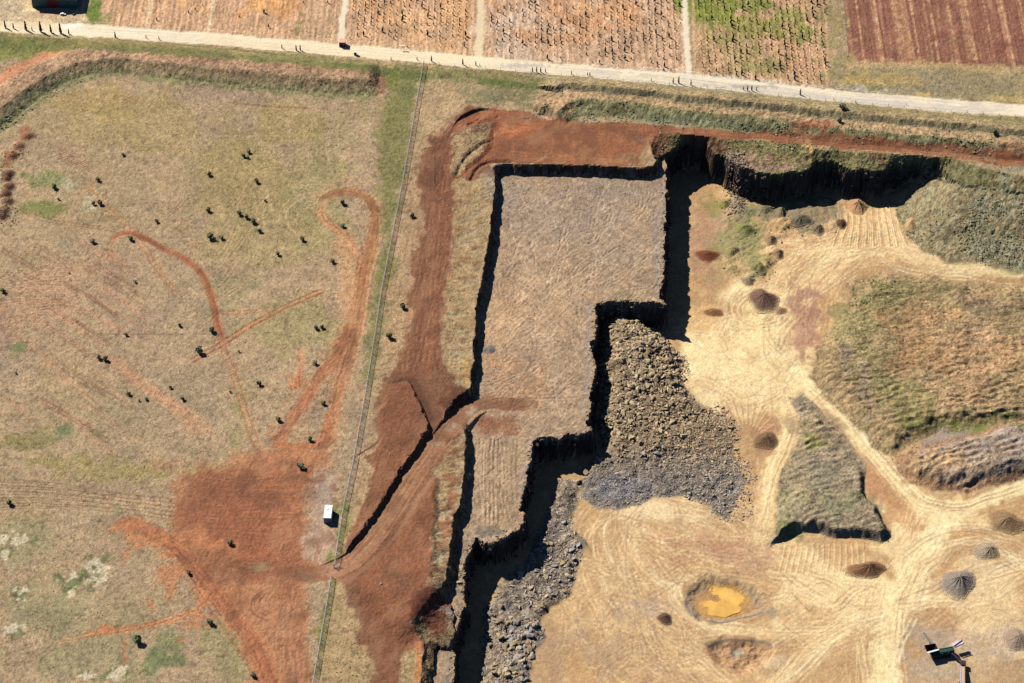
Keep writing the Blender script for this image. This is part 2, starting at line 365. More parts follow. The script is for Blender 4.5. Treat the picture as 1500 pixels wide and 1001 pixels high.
# ---- paddock patches
for (x, y, rx, ry, col, a) in [(230,180,110,45,(174,152,98),.45),(330,260,90,60,(170,150,94),.5),(400,330,80,60,(168,152,98),.4),(150,150,70,25,(176,152,92),.5),(430,180,60,40,(172,152,92),.5),
   (70,262,32,13,(132,138,88),.7),(62,305,30,12,(122,132,70),.7),(100,270,12,10,(190,180,150),.7),(133,297,14,13,(180,170,140),.7),(96,632,18,12,(96,122,78),.8),(142,634,9,5,(110,125,85),.7),
   (26,508,12,9,(105,125,80),.7),(95,358,14,9,(165,158,126),.5),(175,385,14,8,(148,136,106),.6),(10,480,60,50,(180,140,112),.4),(60,420,70,50,(186,144,114),.4),(240,965,30,22,(100,118,76),.7),(250,940,22,18,(118,128,84),.6),
   (200,690,150,14,(150,140,78),.5),(120,675,80,10,(142,134,74),.5),(30,645,50,16,(132,128,72),.5),(180,400,60,40,(170,134,116),.3),(300,560,60,40,(160,140,118),.4),(40,790,50,40,(158,152,112),.5),(150,960,120,40,(150,146,106),.5),
   (190,600,120,50,(160,142,112),.5),(120,895,120,50,(164,150,112),.5),(60,900,50,30,(150,148,108),.5),(430,480,60,50,(164,154,102),.5),(460,300,60,60,(160,150,100),.5),(330,430,50,30,(150,146,104),.4),(170,745,10,7,(120,128,90),.6),(138,740,14,8,(140,138,100),.6),
   (345,960,60,60,(150,142,98),.6),(480,230,40,60,(166,152,108),.5),(60,55,110,22,(130,128,78),.8),(20,70,60,26,(132,136,72),.8),(60,110,90,22,(156,142,108),.6),(350,610,20,60,(168,156,106),.4)]:
    blob(x, y, rx, ry, col, a, seed=int(x) % 13)
for (x, y, rx, ry) in [(108,852,20,13),(146,832,18,16),(145,850,12,10),(15,792,28,10),(28,868,13,9),(165,988,17,10),(10,810,12,8),(130,990,10,7),(20,925,12,9)]:
    blob(x, y, rx, ry, (112,122,78), .8, n=.9, seed=int(x) % 7); blob(x, y, rx*0.85, ry*0.8, (214,198,170), .9, n=1.3, seed=int(x) % 5)
blob(108,853,9,6,(110,122,76),.8)
# ---- red earth left of the gate
RA = [(290,682),(330,674),(400,662),(440,655),(478,665),(490,690),(470,705),(462,760),(470,820),(482,832),(450,858),(440,880),(446,940),(452,1060),(400,1060),(352,940),(305,868),(268,818),(252,770),(262,712)]
area(RA, (196,132,92), w=3.5, n=3.5, ns=7, a=.9, reg=4, seed=2)
area([(300,695),(400,680),(460,700),(440,760),(450,830),(420,870),(400,850),(330,850),(280,800),(270,750)], (158,98,70), w=5, n=5, ns=9, a=.8, seed=3)
blob(380,770,60,60,(172,104,74),.6); blob(330,720,40,25,(140,88,66),.5); blob(450,720,18,20,(170,138,114),.8); area([(462,695),(492,690),(494,740),(486,800),(478,824),(440,826),(448,780),(456,740)], (196,164,138), w=2, n=2.2, ns=4, a=.9, reg=4, seed=27); blob(474,725,12,30,(186,168,154),.7)
blob(440,845,26,8,(160,132,110),.8); blob(380,830,18,7,(150,132,96),.8); blob(240,682,35,12,(190,140,108),.5)
stroke([(424,700),(420,800),(424,870),(430,930),(432,1080)], 34, (176,116,82), .75, reg=4)
bundle([(424,860),(428,930),(430,1060)], 26, 16, [(196,136,98),(150,96,70),(205,150,112)], .6, seed=1)
stroke([(165,762),(220,778),(262,806),(300,850),(340,905),(378,958),(408,1040)], 20, (190,118,80), .85, reg=4)
bundle([(165,762),(220,778),(262,806),(300,850),(340,905),(378,958),(408,1040)], 22, 22, [(214,140,94),(140,86,64),(150,92,68),(205,130,88)], .75, seed=2, dep=.1)
for q in range(12): bundle([(280,700+q*12),(340,708+q*11),(400,700+q*12),(450,705+q*10)], 18, 5, [(190,118,80),(128,82,62),(205,135,92),(140,88,66)], .55, seed=20+q)
for (r0, cx, cy) in [(12,392,885),(18,392,885),(24,394,887)]:
    ruts([(cx-r0*.3,cy-r0),(cx-r0,cy-r0*.3),(cx-r0*.9,cy+r0*.5),(cx,cy+r0)], 0.1, 1.5, (126,80,60), .8)
# ---- red wheel tracks on the paddock
O1 = (198,124,84); O2 = (186,116,80); O3 = (214,146,102)
stroke([(160,352),(178,343),(200,343),(240,364),(280,385),(298,403),(310,435),(318,468),(326,505)], 10, O2, .85, reg=4)
ruts([(160,352),(178,343),(200,343),(240,364),(280,385),(298,403),(310,435),(318,468),(326,505),(340,540),(352,580),(372,640),(380,660)], 4, 2, O1, .85, dep=.1)
ruts([(160,352),(178,343),(200,343),(240,364),(280,385),(298,403),(310,435),(318,468),(326,505)], 1.5, 1.4, (150,92,66), .7)
ruts([(168,350),(160,362),(168,378),(185,388)], 3, 2, O1, .6)
ruts([(130,260),(134,280),(160,308),(185,328),(210,360),(235,400),(260,430)], 3.5, 1.6, O1, .7)
ruts([(0,290),(60,320),(120,330),(180,341)], 3, 1.2, (150,110,84), .7)
ruts([(476,424),(430,445),(380,470),(330,500),(300,518),(276,530)], 4, 2.2, O2, .9, dep=.12); stroke([(476,424),(430,445),(380,470),(335,497)], 6, (196,140,100), .5)
ruts([(322,458),(360,458),(400,452)], 3, 1.2, O1, .6); ruts([(262,320),(280,350),(292,385)], 5, 1.6, (204,150,112), .6)
ruts([(320,440),(350,420),(380,405)], 3, 1.2, (196,160,120), .5)
LOOP = [(470,302),(478,288),(500,281),(528,284),(545,300),(549,325),(542,360),(533,395),(526,440),(520,480),(512,520),(500,560),(492,600),(486,640),(470,658)]
stroke(LOOP, 14, (214,152,106), .75, reg=4); bundle(LOOP, 22, 24, [(222,160,112),(196,124,84),(204,140,98),(186,120,84)], .6, seed=3)
stroke([(472,296),(467,308),(474,322),(492,334),(512,352),(522,384)], 10, (212,152,108), .7); bundle([(472,296),(466,308),(474,324),(494,336),(514,356),(520,390)], 8, 8, [(222,160,112),(190,124,86)], .6, seed=33)
stroke([(500,340),(506,380),(512,430),(512,470),(500,520)], 26, (208,156,112), .6, n=.6)
stroke([(515,470),(495,520),(465,560),(440,600),(418,632),(402,650)], 16, O1, .75, reg=4); bundle([(515,470),(495,520),(465,560),(440,600),(418,632),(402,650)], 20, 14, [O1, O3, (170,106,74)], .6, seed=4)
stroke([(442,510),(440,540),(432,570)], 9, O3, .6); stroke([(400,648),(425,655),(450,655),(475,640),(484,600)], 14, O1, .8); blob(432,560,14,18,O1,.6)
bundle([(380,655),(420,658),(470,660),(490,640)], 22, 16, [O1, O3, (160,102,74)], .6, seed=5)
ruts([(520,640),(530,600),(528,560)], 1, 1, O2, .3)
for q in range(7):
    rx_ = 38+q*9; ry_ = 24+q*5
    ruts([(478+q*-2+rx_*math.cos(t), 318+ry_*math.sin(t)) for t in np.linspace(math.radians(100+q*3), math.radians(300-q*4), 9)], .1, 1.2, [(196,164,120),(150,138,98),(208,176,132)][q % 3], .55, dep=.06)
for q in range(9):
    bundle([(400+q*9,292+q*2),(395+q*9,330-q),(420+q*6,360-q*3),(460+q*3,350)], 6, 2, [(186,150,108),(150,140,92)], .4, seed=40+q)
# orange scrapes, lower left
stroke([(120,932),(170,922),(215,915),(260,905),(300,888)], 9, (204,132,88), .7); stroke([(205,918),(190,925),(182,945),(184,975)], 5, (200,136,92), .7); blob(160,920,22,6,(206,130,84),.8)
ruts([(80,940),(150,928),(220,915),(290,890)], 2.5, 1.5, (214,150,108), .6)
for (x, y, rx, ry) in [(178,770,26,6),(195,765,20,7),(185,812,6,10),(250,812,14,5),(262,935,9,7),(222,884,10,8),(292,880,8,10),(330,812,20,20),(285,915,24,6),(210,790,30,14),(255,845,24,26),(4,452,5,3),(300,880,14,20),(270,790,30,14)]:
    blob(x, y, rx, ry, (206,134,90), .65, n=.9, seed=int(x) % 9)
# faint tyre families
rg = np.random.default_rng(5)
for q in range(46):
    x0 = rg.uniform(0, 150); y0 = rg.uniform(350, 600); L = rg.uniform(40, 120); sl_ = rg.uniform(0.45, 0.75)
    ruts([(x0, y0), (x0+L*.5, y0+L*.5*sl_-2), (x0+L, y0+L*sl_)], rg.uniform(1.5, 4), 1.0, [(204,160,126),(150,112,88),(196,146,114)][q % 3], rg.uniform(.45, .85), dep=.08)
for q in range(22):
    x0 = rg.uniform(0, 60); y0 = rg.uniform(395, 480)
    ruts([(x0-30, y0+8), (x0+20, y0+rg.uniform(-4, 4)), (x0+70, y0+2)], 2.5, 1.0, (200,156,124), .4)
for q in range(10):
    ruts([(-40,704+q*5),(60,708+q*4),(160,722+q*3),(260,735+q*3)], 2.5, 1.2, [(140,110,84),(204,172,136)][q % 2], .5)
for q in range(8):
    ruts([(150+q*3,520),(200+q*3,565),(250+q*4,600),(285+q*5,640)], 3, 1.2, (204,150,114), .45)
for q in range(16):
    x0 = rg.uniform(200, 480); y0 = rg.uniform(230, 640); an = rg.uniform(0, 3.1); L = rg.uniform(20, 60)
    ruts([(x0, y0), (x0+L*math.cos(an)*.5+3, y0+L*math.sin(an)*.5), (x0+L*math.cos(an), y0+L*math.sin(an))], 3, 1.0, (196,150,112), .35)
for q in range(7): ruts([(85,215+q*3),(110,225+q*3),(140,240+q*3)], 2, 1, (180,140,108), .35)
ruts([(180,150),(192,145),(200,141)], 3, 1.5, (140,96,76), .5); ruts([(330,150),(400,157),(460,160)], 1, 1, (150,108,84), .6)
for q in range(60):
    rr = np.random.default_rng(1500+q); x0 = rr.uniform(0, 500); y0 = rr.uniform(150, 960)
    if x0 > 230 and y0 > 650: continue
    an = rr.choice([.55, .75, .2, 1.2, 2.7])+rr.normal(0, .2); L = rr.uniform(20, 80); bend = rr.normal(0, 8)
    ruts([(x0, y0), (x0+L*.5*math.cos(an)-bend*math.sin(an), y0+L*.5*math.sin(an)+bend*math.cos(an)), (x0+L*math.cos(an), y0+L*math.sin(an))], rr.uniform(1.5, 3.5), 1.0, [(204,164,132),(148,122,98),(208,176,144)][q % 3], rr.uniform(.3, .65), dep=.06)
# ---- verge strips
area([(572,100),(620,98),(604,180),(590,260),(577,340),(562,420),(545,520),(532,560),(545,480),(556,400),(560,340),(560,260),(556,180),(568,140)], (128,126,76), w=2.5, n=2.0, ns=5, a=.85, seed=4)
blob(600,130,22,26,(112,118,74),.7); blob(575,112,10,14,(136,146,60),.7); blob(548,500,13,70,(142,134,88),.75); blob(568,400,12,60,(134,130,82),.6)
area([(505,720),(484,835),(474,900),(455,1001),(466,1001),(488,890),(500,840),(512,760)], (136,134,80), w=1.2, n=1.5, a=.75, seed=5)
blob(484,818,6,14,(120,140,62),.8); blob(492,745,6,10,(128,140,70),.7); blob(470,925,12,20,(130,134,76),.6)
# strip east of fence
area([(622,100),(700,118),(720,150),(690,160),(660,175),(640,200),(618,300),(606,420),(588,520),(560,560),(545,640),(530,740),(508,800),(520,720),(540,600),(560,500),(580,400),(600,260)], (182,152,114), w=1.5, n=1.5, a=.7, reg=0, seed=6)
# ---- region ids for setting names
for dst, k in ((sdf(NWB+[(560,134),(478,132),(400,132),(324,126),(229,109),(151,106),(108,118),(48,156),(0,192),(-140,300)], 1.5, 5, .3), 8),): REG[dst > 0] = k
# ---- north-west bank
def band(pts, z, s0, s1, col, a, n=.5, w=.6, reg=None, ns=3, seed=0):
    wv = spline(PW(pts, z)); sl, D, S, T, Z = line(wv, max(abs(s0), abs(s1))+3, .5)
    dd = np.minimum(S-s0, s1-S)+n*N(ns, 3, 500+seed, sl=sl)
    ok = (T > 0.0) & (T < 1.0)
    al = ss(dd, -w, w)*ok
    mix(sl, a*al, c_(*col))
    if reg is not None:
        R_ = REG[sl]; R_[(dd > 0) & ok] = reg; REG[sl] = R_
band(NWB, 3.2, -6.0, 1.0, (156,138,104), .9, reg=8, seed=1); band(NWB, 3.2, -2.5, 2.0, (150,124,96), .5, n=1.5, seed=2); band(NWB, 3.2, 0.8, 11, (186,148,118), .85, reg=8, n=1.2, w=1.2, seed=3)
band(NWB[3:9], 3.2, 10, 17, (204,136,98), .8, n=1.2, w=1.0, seed=4); band(NWB[8:], 3.2, 4, 11, (178,134,106), .6, n=1.5, w=1.2, seed=5)
band(NWB, 3.2, -8.5, -4.0, (134,134,92), .7, n=1.8, seed=6); band(NWB[2:6], 3.2, -5.5, -2, (112,116,88), .6, n=2, seed=7)
for (x, y) in [(40,195),(28,212),(18,228),(10,235)]: blob(x, y, 12, 10, (164,108,78), .7)
for (a, b) in [(12,255),(8,262),(12,274),(7,284),(10,296),(5,308),(3,316)]: blob(a, b, 9, 5, (132,90,72), .9)
blob(560,118,9,20,(140,84,66),.6); blob(380,96,10,5,(110,138,70),.7)
# ---- gravel road across the top
GR = [(-700,10),(-200,28),(0,38),(60,41),(130,45),(300,57),(500,74),(700,92),(850,105),(1000,118),(1120,130),(1250,144),(1400,157),(1500,163),(1800,190),(2300,240)]
band(GR, 0, -9.0, -3.0, (140,132,84), .85, n=1.0, seed=11, reg=10); band(GR, 0, -15.0, -9.0, (120,122,72), .85, n=1.0, w=1.5, seed=12, reg=10)
band(GR[6:], 0, -13.0, -10.0, (104,116,62), .7, n=1.0, seed=13); band(GR, 0, -5.2, -3.2, (176,150,112), .7, n=.5, seed=13)
band(GR[8:], 0, -24.0, -15.0, (142,138,92), .6, n=2.0, w=2, seed=14)
# nursery blocks
def nb(x0a, x0b, x1a, x1b, col, reg, ytop=-260, seed=0, w=.5):
    """block between two row lines: (x at y=0, x at road)"""
    pts = []
    def roadY(x): return np.interp(x, [p[0] for p in GR], [p[1] for p in GR])-8
    k = lambda xa, xb, y, yb: xa+(xb-xa)*(y/yb)
    yl, yr = roadY(x0b), roadY(x1b)
    pts = [(k(x0a, x0b, ytop, yl), ytop), (k(x1a, x1b, ytop, yr), ytop), (x1b, yr)]
    for t in np.linspace(.8, .2, 4): xx = x1b+(x0b-x1b)*(1-t); pts.append((xx, roadY(xx)))
    pts.append((x0b, yl))
    return area(pts, col, w=w, n=.3, warp=.15, reg=reg, seed=seed)
nb(146,150,500,497,(206,164,128),1,seed=1); nb(508,505,696,692,(210,168,132),1,seed=2); nb(712,709,1000,1003,(206,168,136),1,seed=3); nb(1015,1018,1212,1214,(200,162,124),1,seed=4)
area([(1240,-260),(2300,-260),(2300,170),(1500,98),(1400,96),(1240,90),(1244,80),(1236,0)], (146,98,80), w=.4, n=.2, warp=.15, reg=2, seed=5)
for (x, y, rx, ry, col, a) in [(590,25,60,34,(228,174,120),.5),(545,15,40,20,(222,168,118),.5),(650,20,40,30,(220,168,120),.45),(810,20,70,30,(214,156,112),.5),(830,30,40,40,(220,160,112),.5),(900,15,60,20,(218,160,110),.5),
   (620,75,80,14,(206,168,128),.7),(740,60,30,40,(214,186,164),.7),(780,30,40,40,(214,184,160),.5),(1050,10,45,22,(132,144,66),.75),(1100,8,60,22,(130,144,64),.75),(1090,40,40,20,(148,148,74),.7),(1170,30,30,30,(140,146,74),.7),(1060,70,40,40,(176,156,106),.6),(1130,95,30,16,(148,140,88),.7),(1040,20,24,30,(140,150,64),.7),(1200,60,14,40,(196,160,116),.5),(1150,70,50,24,(208,160,124),.5),
   (390,8,40,16,(224,160,100),.7),(470,30,30,30,(200,166,132),.6),(350,60,30,10,(204,160,120),.6),(270,10,26,20,(214,162,112),.6),(437,45,4,18,(150,148,84),.8),(140,14,9,24,(120,138,66),.9),(150,30,12,14,(156,146,100),.7),(1225,30,16,70,(164,146,104),.9),(1225,90,20,26,(160,146,102),.9)]:
    blob(x, y, rx, ry, col, a, n=1.2, seed=int(x) % 11)
# tilled row direction
rx0, ry0 = P(1003, 0); rx1, ry1 = P(1010, 110); RA_ = math.atan2(ry0-ry1, rx0-rx1)       # ~ +90 deg
ca, sa = math.cos(RA_), math.sin(RA_)
ACR = X*sa-Y*ca          # metres across rows
ALN = X*ca+Y*sa
tilth = fbm(ACR, ALN/9, .9, 3, 31)
mN = (REG == 1); mP = (REG == 2)
rowph = np.cos(ACR/2.55*2*math.pi)
C[mN] *= (1+0.10*tilth[mN]+0.05*rowph[mN])[:, None]
H[mN] += 0.10*tilth[mN]
strip = ss(fbm(ACR, ALN/60, 2.6, 2, 33), .05, .7); strip2 = ss(fbm(ACR, ALN/30, 1.2, 3, 34), 0.25, .9); stripB = ss(np.cos(ACR/7.4*2*math.pi+2), .86, .98)
aP = np.clip(.55*strip+.5*strip2+.8*stripB*(0.7+.5*HF2), 0, .95)*mP
mix(ALL(), aP*(.75+.35*HF2), c_(214,170,126)); mix(ALL(), .5*mP*ss(N(10,3,35), .2, .9), c_(132,80,68)); H[mP] += 0.12*fbm(ACR, ALN/30, 1.0, 3, 36)[mP]
# headlands right of the nursery
area([(1236,92),(1500,98),(2300,170),(2300,215),(1500,156),(1400,150),(1260,137),(1222,128),(1216,100)], (160,144,108), w=1, n=1, reg=0, a=.95, seed=7)
area([(1236,88),(1320,90),(1500,96),(1700,112),(1700,128),(1500,106),(1320,100),(1240,104)], (196,164,118), w=1.5, n=1.5, a=.8, seed=8)
blob(1340,125,110,14,(150,138,112),.7); blob(1268,130,26,6,(196,186,170),.8,n=1); blob(1300,118,50,10,(196,164,100),.6); blob(1285,128,20,8,(140,134,84),.6); blob(1255,115,22,9,(190,160,90),.6); blob(1480,146,40,6,(204,172,104),.7); blob(1350,140,14,5,(210,174,104),.8)
ruts([(1222,130),(1250,121),(1275,118),(1300,124)], 3, 1.5, (214,184,128), .6)
# tracks between blocks
for pts, wd, col in [([(508,-260),(507,-60),(506,0),(501,35),(500,70)], 10, (246,232,208)), ([(712,-260),(706,-60),(705,0),(703,50),(700,84)], 13, (238,218,180)), ([(996,-260),(1001,-60),(1003,0),(1005,60),(1010,112)], 10, (246,232,206)), ([(228,-100),(220,0),(214,38)], 7, (222,190,152)), ([(320,-100),(313,0),(306,46)], 6, (230,204,168)), ([(1014,-60),(1016,0),(1016,60),(1018,110)], 4, (214,180,140))]:
    stroke(pts, wd*1.05, col, .92, n=.25, reg=3 if wd > 8 else None, taper=False)
area([(-700,-120),(48,-120),(112,-120),(140,-60),(132,0),(122,30),(90,36),(0,37),(-300,28)], (214,188,152), w=1, n=1, a=.95, seed=9)
area([(-700,-120),(36,-120),(36,10),(20,24),(-80,22)], (206,186,152), w=3, n=3, a=.8, seed=10); area([(33,17),(40,-5),(47,-5),(47,10),(60,17)], (246,214,160), w=.2, n=0, warp=0, seed=11)
area([(134,0),(150,0),(146,22),(136,34),(124,30)], (118,136,64), w=.6, n=.8, seed=12)
band(GR, 0, -3.6, 3.8, (255,236,200), .97, n=.25, w=.35, reg=3, seed=15)
band([(88,41),(130,45),(200,50),(300,57)], 0, -2.6, 3.2, (252,244,228), .8, n=.6, w=.8, seed=16); band(GR[9:], 0, -3.0, 3.2, (246,230,204), .7, n=.8, seed=17)
bundle(GR[2:8], 20, 26, [(255,244,218),(226,208,176),(212,202,190),(246,222,180)], .5, seed=6, wpx=(2, 4)); bundle(GR[7:14], 20, 34, [(255,246,224),(206,198,190),(196,188,182),(250,230,192)], .5, seed=7, wpx=(2, 5))
for (x, y, rx, ry, col) in [(70,30,50,8,(236,208,164)),(20,28,30,8,(222,198,158)),(60,22,26,4,(204,172,136)),(100,30,20,4,(206,178,146)),(108,38,18,4,(255,252,244)),(760,97,40,3,(200,190,178)),(1090,127,60,3,(178,170,166)),(650,88,30,4,(250,232,190)),(920,110,26,4,(255,240,206))]:
    blob(x, y, rx, ry, col, .75, n=.8, seed=int(x) % 6)
# ---- north banks
band(CR1, 3.2, -6.2, 0.6, (150,144,102), .92, reg=8, n=.6, seed=21); band(CR1, 3.2, 0.4, 12, (190,156,118), .85, reg=8, n=.6, w=.8, seed=22)
band(CR2, 3.5, -3.0, 0.4, (140,132,100), .8, reg=8, n=.8, seed=23); band(CR2, 3.5, 0.4, 9, (168,148,110), .8, reg=8, n=1, w=2, seed=24); band(CR1[3:], 3.2, -6.8, -2.0, (136,142,110), .5, n=2, seed=25)
blob(820,155,34,10,(186,150,112),.8,z=2); blob(800,135,60,10,(178,150,116),.6); blob(740,145,60,14,(136,130,92),.7); blob(1188,188,30,7,(166,104,74),.85,z=1.5); blob(1480,222,40,6,(150,108,82),.8,z=1)
bundle([(830,135),(920,143),(1000,151)], 6, 5, [(206,170,132),(160,126,96)], .5, z=4, seed=8)
area([(640,112),(700,118),(720,150),(690,158),(668,172),(650,190),(625,200),(618,160),(625,120)], (190,162,124), w=2, n=2, a=.7, seed=13); bundle([(700,120),(672,140),(655,170)], 16, 8, [(214,180,140),(164,136,104)], .5, seed=9)
blob(710,140,34,12,(132,128,92),.6)
# ---- red haul roads and pads
D1 = (160,100,74); D2 = (130,84,64); D3 = (182,120,88)
area([(720,158),(690,160),(668,172),(652,195),(625,205),(616,270),(618,340),(606,420),(600,480),(592,520),(560,570),(552,640),(540,720),(508,800),(486,836),(520,905),(512,940),(540,960),(545,1060),(588,1060),(585,985),(610,925),(640,935),(654,900),(632,860),(640,760),(642,700),(668,640),(690,612),(690,575),(672,560),(655,530),(645,470),(660,400),(668,330),(690,270),(735,250),(720,238)], (146,96,72), w=2, n=2.2, ns=5, a=.85, reg=4, seed=14)
HR = [(735,168),(705,170),(680,182),(664,205),(656,240),(652,280),(644,340),(636,400),(626,460),(618,520),(612,560)]
stroke(HR, 30, D1, .85, n=.3); stroke(HR[:5], 18, D3, .6)
bundle(HR, 34, 40, [(178,116,86),(126,80,62),(190,128,96),(140,90,70)], .55, seed=10, wpx=(1.5, 4)); bundle(HR[3:], 60, 30, [(170,116,88),(122,80,62),(182,136,104)], .4, seed=11, wpx=(1.5, 4))
area([(628,200),(664,195),(650,260),(645,300),(622,290)], (126,82,64), w=1.5, n=2, a=.7, seed=15)
area([(662,196),(700,178),(720,180),(716,215),(690,240),(676,262),(664,250)], (162,140,104), w=.8, n=1, a=.85, reg=8, seed=16); blob(700,188,22,7,(112,82,66),.7)
URED = [(668,176),(690,164),(722,158),(760,163),(800,174),(860,179),(910,180),(960,184),(1010,187),(1100,192.5),(1200,201),(1300,210),(1400,219),(1500,230),(1800,260),(1800,292),(1500,250),(1420,236),(1370,229),(1300,223),(1200,214),(1100,204),(990,197),(964,197),(955,205),(948,216),(955,236),(945,244),(900,243),(760,240),(722,236),(700,243),(688,260),(672,258),(690,238),(716,214),(722,180),(700,178)]
area(URED, (172,106,76), w=.5, n=.5, a=.97, reg=4, seed=17)
blob(760,190,26,8,(218,130,86),.8,n=.9); blob(870,205,34,12,(206,132,92),.7,n=.9); blob(820,215,60,16,(186,122,88),.6); blob(760,215,40,16,(146,96,72),.6); blob(920,200,30,10,(176,116,86),.6); blob(938,206,7,5,(150,128,116),.8)
bundle([(740,234),(830,235),(930,240)], 18, 14, [(206,146,104),(150,96,70),(216,150,100)], .55, seed=12); bundle([(725,175),(850,190),(960,196),(1100,203),(1300,219),(1500,242)], 16, 26, [(190,122,88),(140,88,66),(200,136,100)], .5, seed=13)
stroke([(1300,219),(1420,231),(1500,243),(1800,276)], 14, (190,128,94), .5, n=.4)
area([(940,222),(952,212),(958,240),(940,242)], (190,160,116), w=1, n=1, seed=18); blob(925,228,13,9,(156,136,100),.8)
# red fill mounds
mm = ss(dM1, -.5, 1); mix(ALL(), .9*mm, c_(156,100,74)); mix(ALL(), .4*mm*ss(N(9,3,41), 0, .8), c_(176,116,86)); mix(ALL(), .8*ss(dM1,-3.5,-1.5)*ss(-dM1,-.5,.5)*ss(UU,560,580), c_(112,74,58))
mm = ss(dM2, -.5, .5); mix(ALL(), .95*mm, c_(166,106,78)); mix(ALL(), .4*mm*ss(N(9,3,42), 0, .8), c_(182,120,88))
bundle([(625,720),(618,800),(600,870),(570,890)], 40, 20, [(184,122,90),(146,92,70)], .4, z=1.5, seed=14)
area([(520,850),(560,885),(594,917),(640,935),(640,950),(600,955),(560,930),(525,900)], (158,100,74), w=1, n=1, a=.9, seed=19); area([(600,905),(620,875),(632,862),(655,895),(656,925),(640,935),(610,925)], (134,78,58), w=.6, n=.8, a=.9, seed=20)
area([(556,830),(600,848),(618,872),(590,868),(560,850)], (124,92,70), w=1.5, n=1.5, a=.5, seed=21)
RP = [(445,848),(490,834),(522,816),(560,770),(600,706),(640,655),(675,615),(704,594),(740,592),(775,592)]
stroke([(a, b, z) for (a, b, z) in RAMP], 26, (186,122,88), .9, n=.15, reg=4, sm=True)
bundle([(a, b, z) for (a, b, z) in RAMP], 15, 20, [(200,140,104),(160,104,78),(206,150,116)], .55, seed=15, wpx=(1.5, 3.5))
for (x, y, z) in [(548,788,-.8),(502,832,-.5),(485,836,-.3)]: blob(x, y, 10, 5, (188,166,152), .75, z=z, n=.8)
# strips of tan ground between trench and haul roads
for pts, a in [([(664,262),(722,262),(714,350),(700,430),(690,530),(688,572),(672,560),(652,540),(648,480),(660,400),(664,330)], .85), ([(640,690),(672,640),(680,645),(678,700),(664,760),(660,800),(648,860),(640,882),(632,860),(640,760)], .85), ([(500,850),(516,905),(530,935),(545,960),(548,1060),(460,1060),(475,920)], .85), ([(585,985),(600,950),(620,945),(614,1060),(590,1060)], .85), ([(548,645),(552,600),(560,560),(545,640),(538,700),(530,740),(524,742),(535,690)], .6)]:
    area(pts, (180,152,110), w=1, n=1.4, a=a, reg=0, seed=22)
bundle([(545,960),(568,930),(575,1060)], 16, 8, [(170,112,84),(140,92,70)], .5, seed=16); stroke([(535,900),(560,935),(570,985),(566,1060)], 22, (156,100,76), .8, reg=4)
blob(682,540,5,20,(206,160,96),.9); blob(688,558,6,14,(196,164,116),.8); blob(640,800,8,40,(158,144,112),.6); area([(655,700),(665,700),(660,780),(650,800)], (176,110,78), w=.8, n=.8, a=.7, seed=23)
stroke([(615,938),(613,965),(611,1060)], 7, (206,138,86), .85); stroke([(646,948),(648,1060)], 6, (170,98,66), .8, z=-3)
ruts([(560,640),(545,655),(520,670)], .2, 1.5, (110,70,54), .8)
stroke([(672,380),(690,378)], 8, (176,112,80), .7)

for (pts, a_) in (([(652,640),(682,640),(678,700),(664,760),(658,820),(648,880),(630,880),(634,800),(646,700)], 1.0), ([(664,290),(722,264),(712,350),(700,430),(690,560),(660,560),(650,480),(662,400)], .55)):
    dl = sdf(pts, 0, 6, .6); k_ = a_*ss(dl, -.3, .8)
    led = N(2.2, 3, 171, rot=.15, ax=2.5)
    mix(ALL(), k_*.75*ss(led, .15, .8), c_(140,98,72)); mix(ALL(), k_*.6*ss(-led, .2, .8), c_(178,170,150)); mix(ALL(), k_*.5*ss(N(1.5, 2, 172), .3, .9), c_(112,84,66)); H[:] += k_*.35*led
# ---- inside the dig
inpit = PIT & (H < G-0.4)
fl = ss(dR, 0, .3)
# walls: raw rock and soil
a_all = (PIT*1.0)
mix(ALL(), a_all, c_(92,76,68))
# soil slopes above the face
soilm = PIT & (dW < 0.3) & (H > -3.6)
mix(ALL(), soilm*.95, c_(140,116,84)); mix(ALL(), soilm*.8*ss(UU, 960, 985)*ss(N(5,3,43), -.7, .1), c_(132,130,84)); mix(ALL(), soilm*.7*ss(720-VV, 0, 200)*ss(990-UU, 0, 20), c_(124,78,58))
blob(636,898,30,26,(118,70,54),.9,z=-1); blob(1090,236,40,9,(176,140,120),.8,z=-3); blob(1130,248,50,7,(170,138,118),.8,z=-3); blob(1040,213,14,8,(110,76,60),.8,z=-2); blob(1185,225,7,16,(196,152,104),.8,z=-2)
REG[PIT] = 7
# bench
mb = (dB > -0.1) & PIT & (dW > 0.2) & (H > -5.2)
mix(ALL(), mb*1.0, c_(178,150,122)); REG[mb] = 6
mix(ALL(), mb*.55*ss(N(26,4,44), 0, .8), c_(196,158,120)); mix(ALL(), mb*.5*ss(N(20,4,45), .1, .8), c_(152,134,120)); 
streak = N(1.4, 3, 46, rot=2.5, ax=7); mix(ALL(), mb*.35*ss(streak, .2, .9), c_(204,176,144)); mix(ALL(), mb*.35*ss(-streak, .2, .9), c_(138,118,100))
for (x, y, rx, ry, col, a) in [(760,560,40,40,(196,150,114),.7),(740,470,30,60,(200,160,122),.6),(780,460,70,30,(196,160,124),.5),(730,620,30,16,(164,112,84),.8),(715,625,20,14,(150,100,76),.7),(770,500,60,30,(192,160,130),.5),(820,300,80,40,(170,148,130),.6),(900,330,60,60,(164,146,130),.5),(800,420,60,30,(200,168,134),.6),(770,545,28,24,(150,126,104),.5),(740,280,30,30,(156,142,128),.5),(960,350,10,60,(156,140,128),.6),(735,700,30,60,(186,158,124),.6),(735,760,30,26,(176,146,112),.5),(705,700,14,60,(174,146,118),.5)]:
    blob(x, y, rx, ry, col, a*1.0, z=-4.2, seed=int(x) % 8)
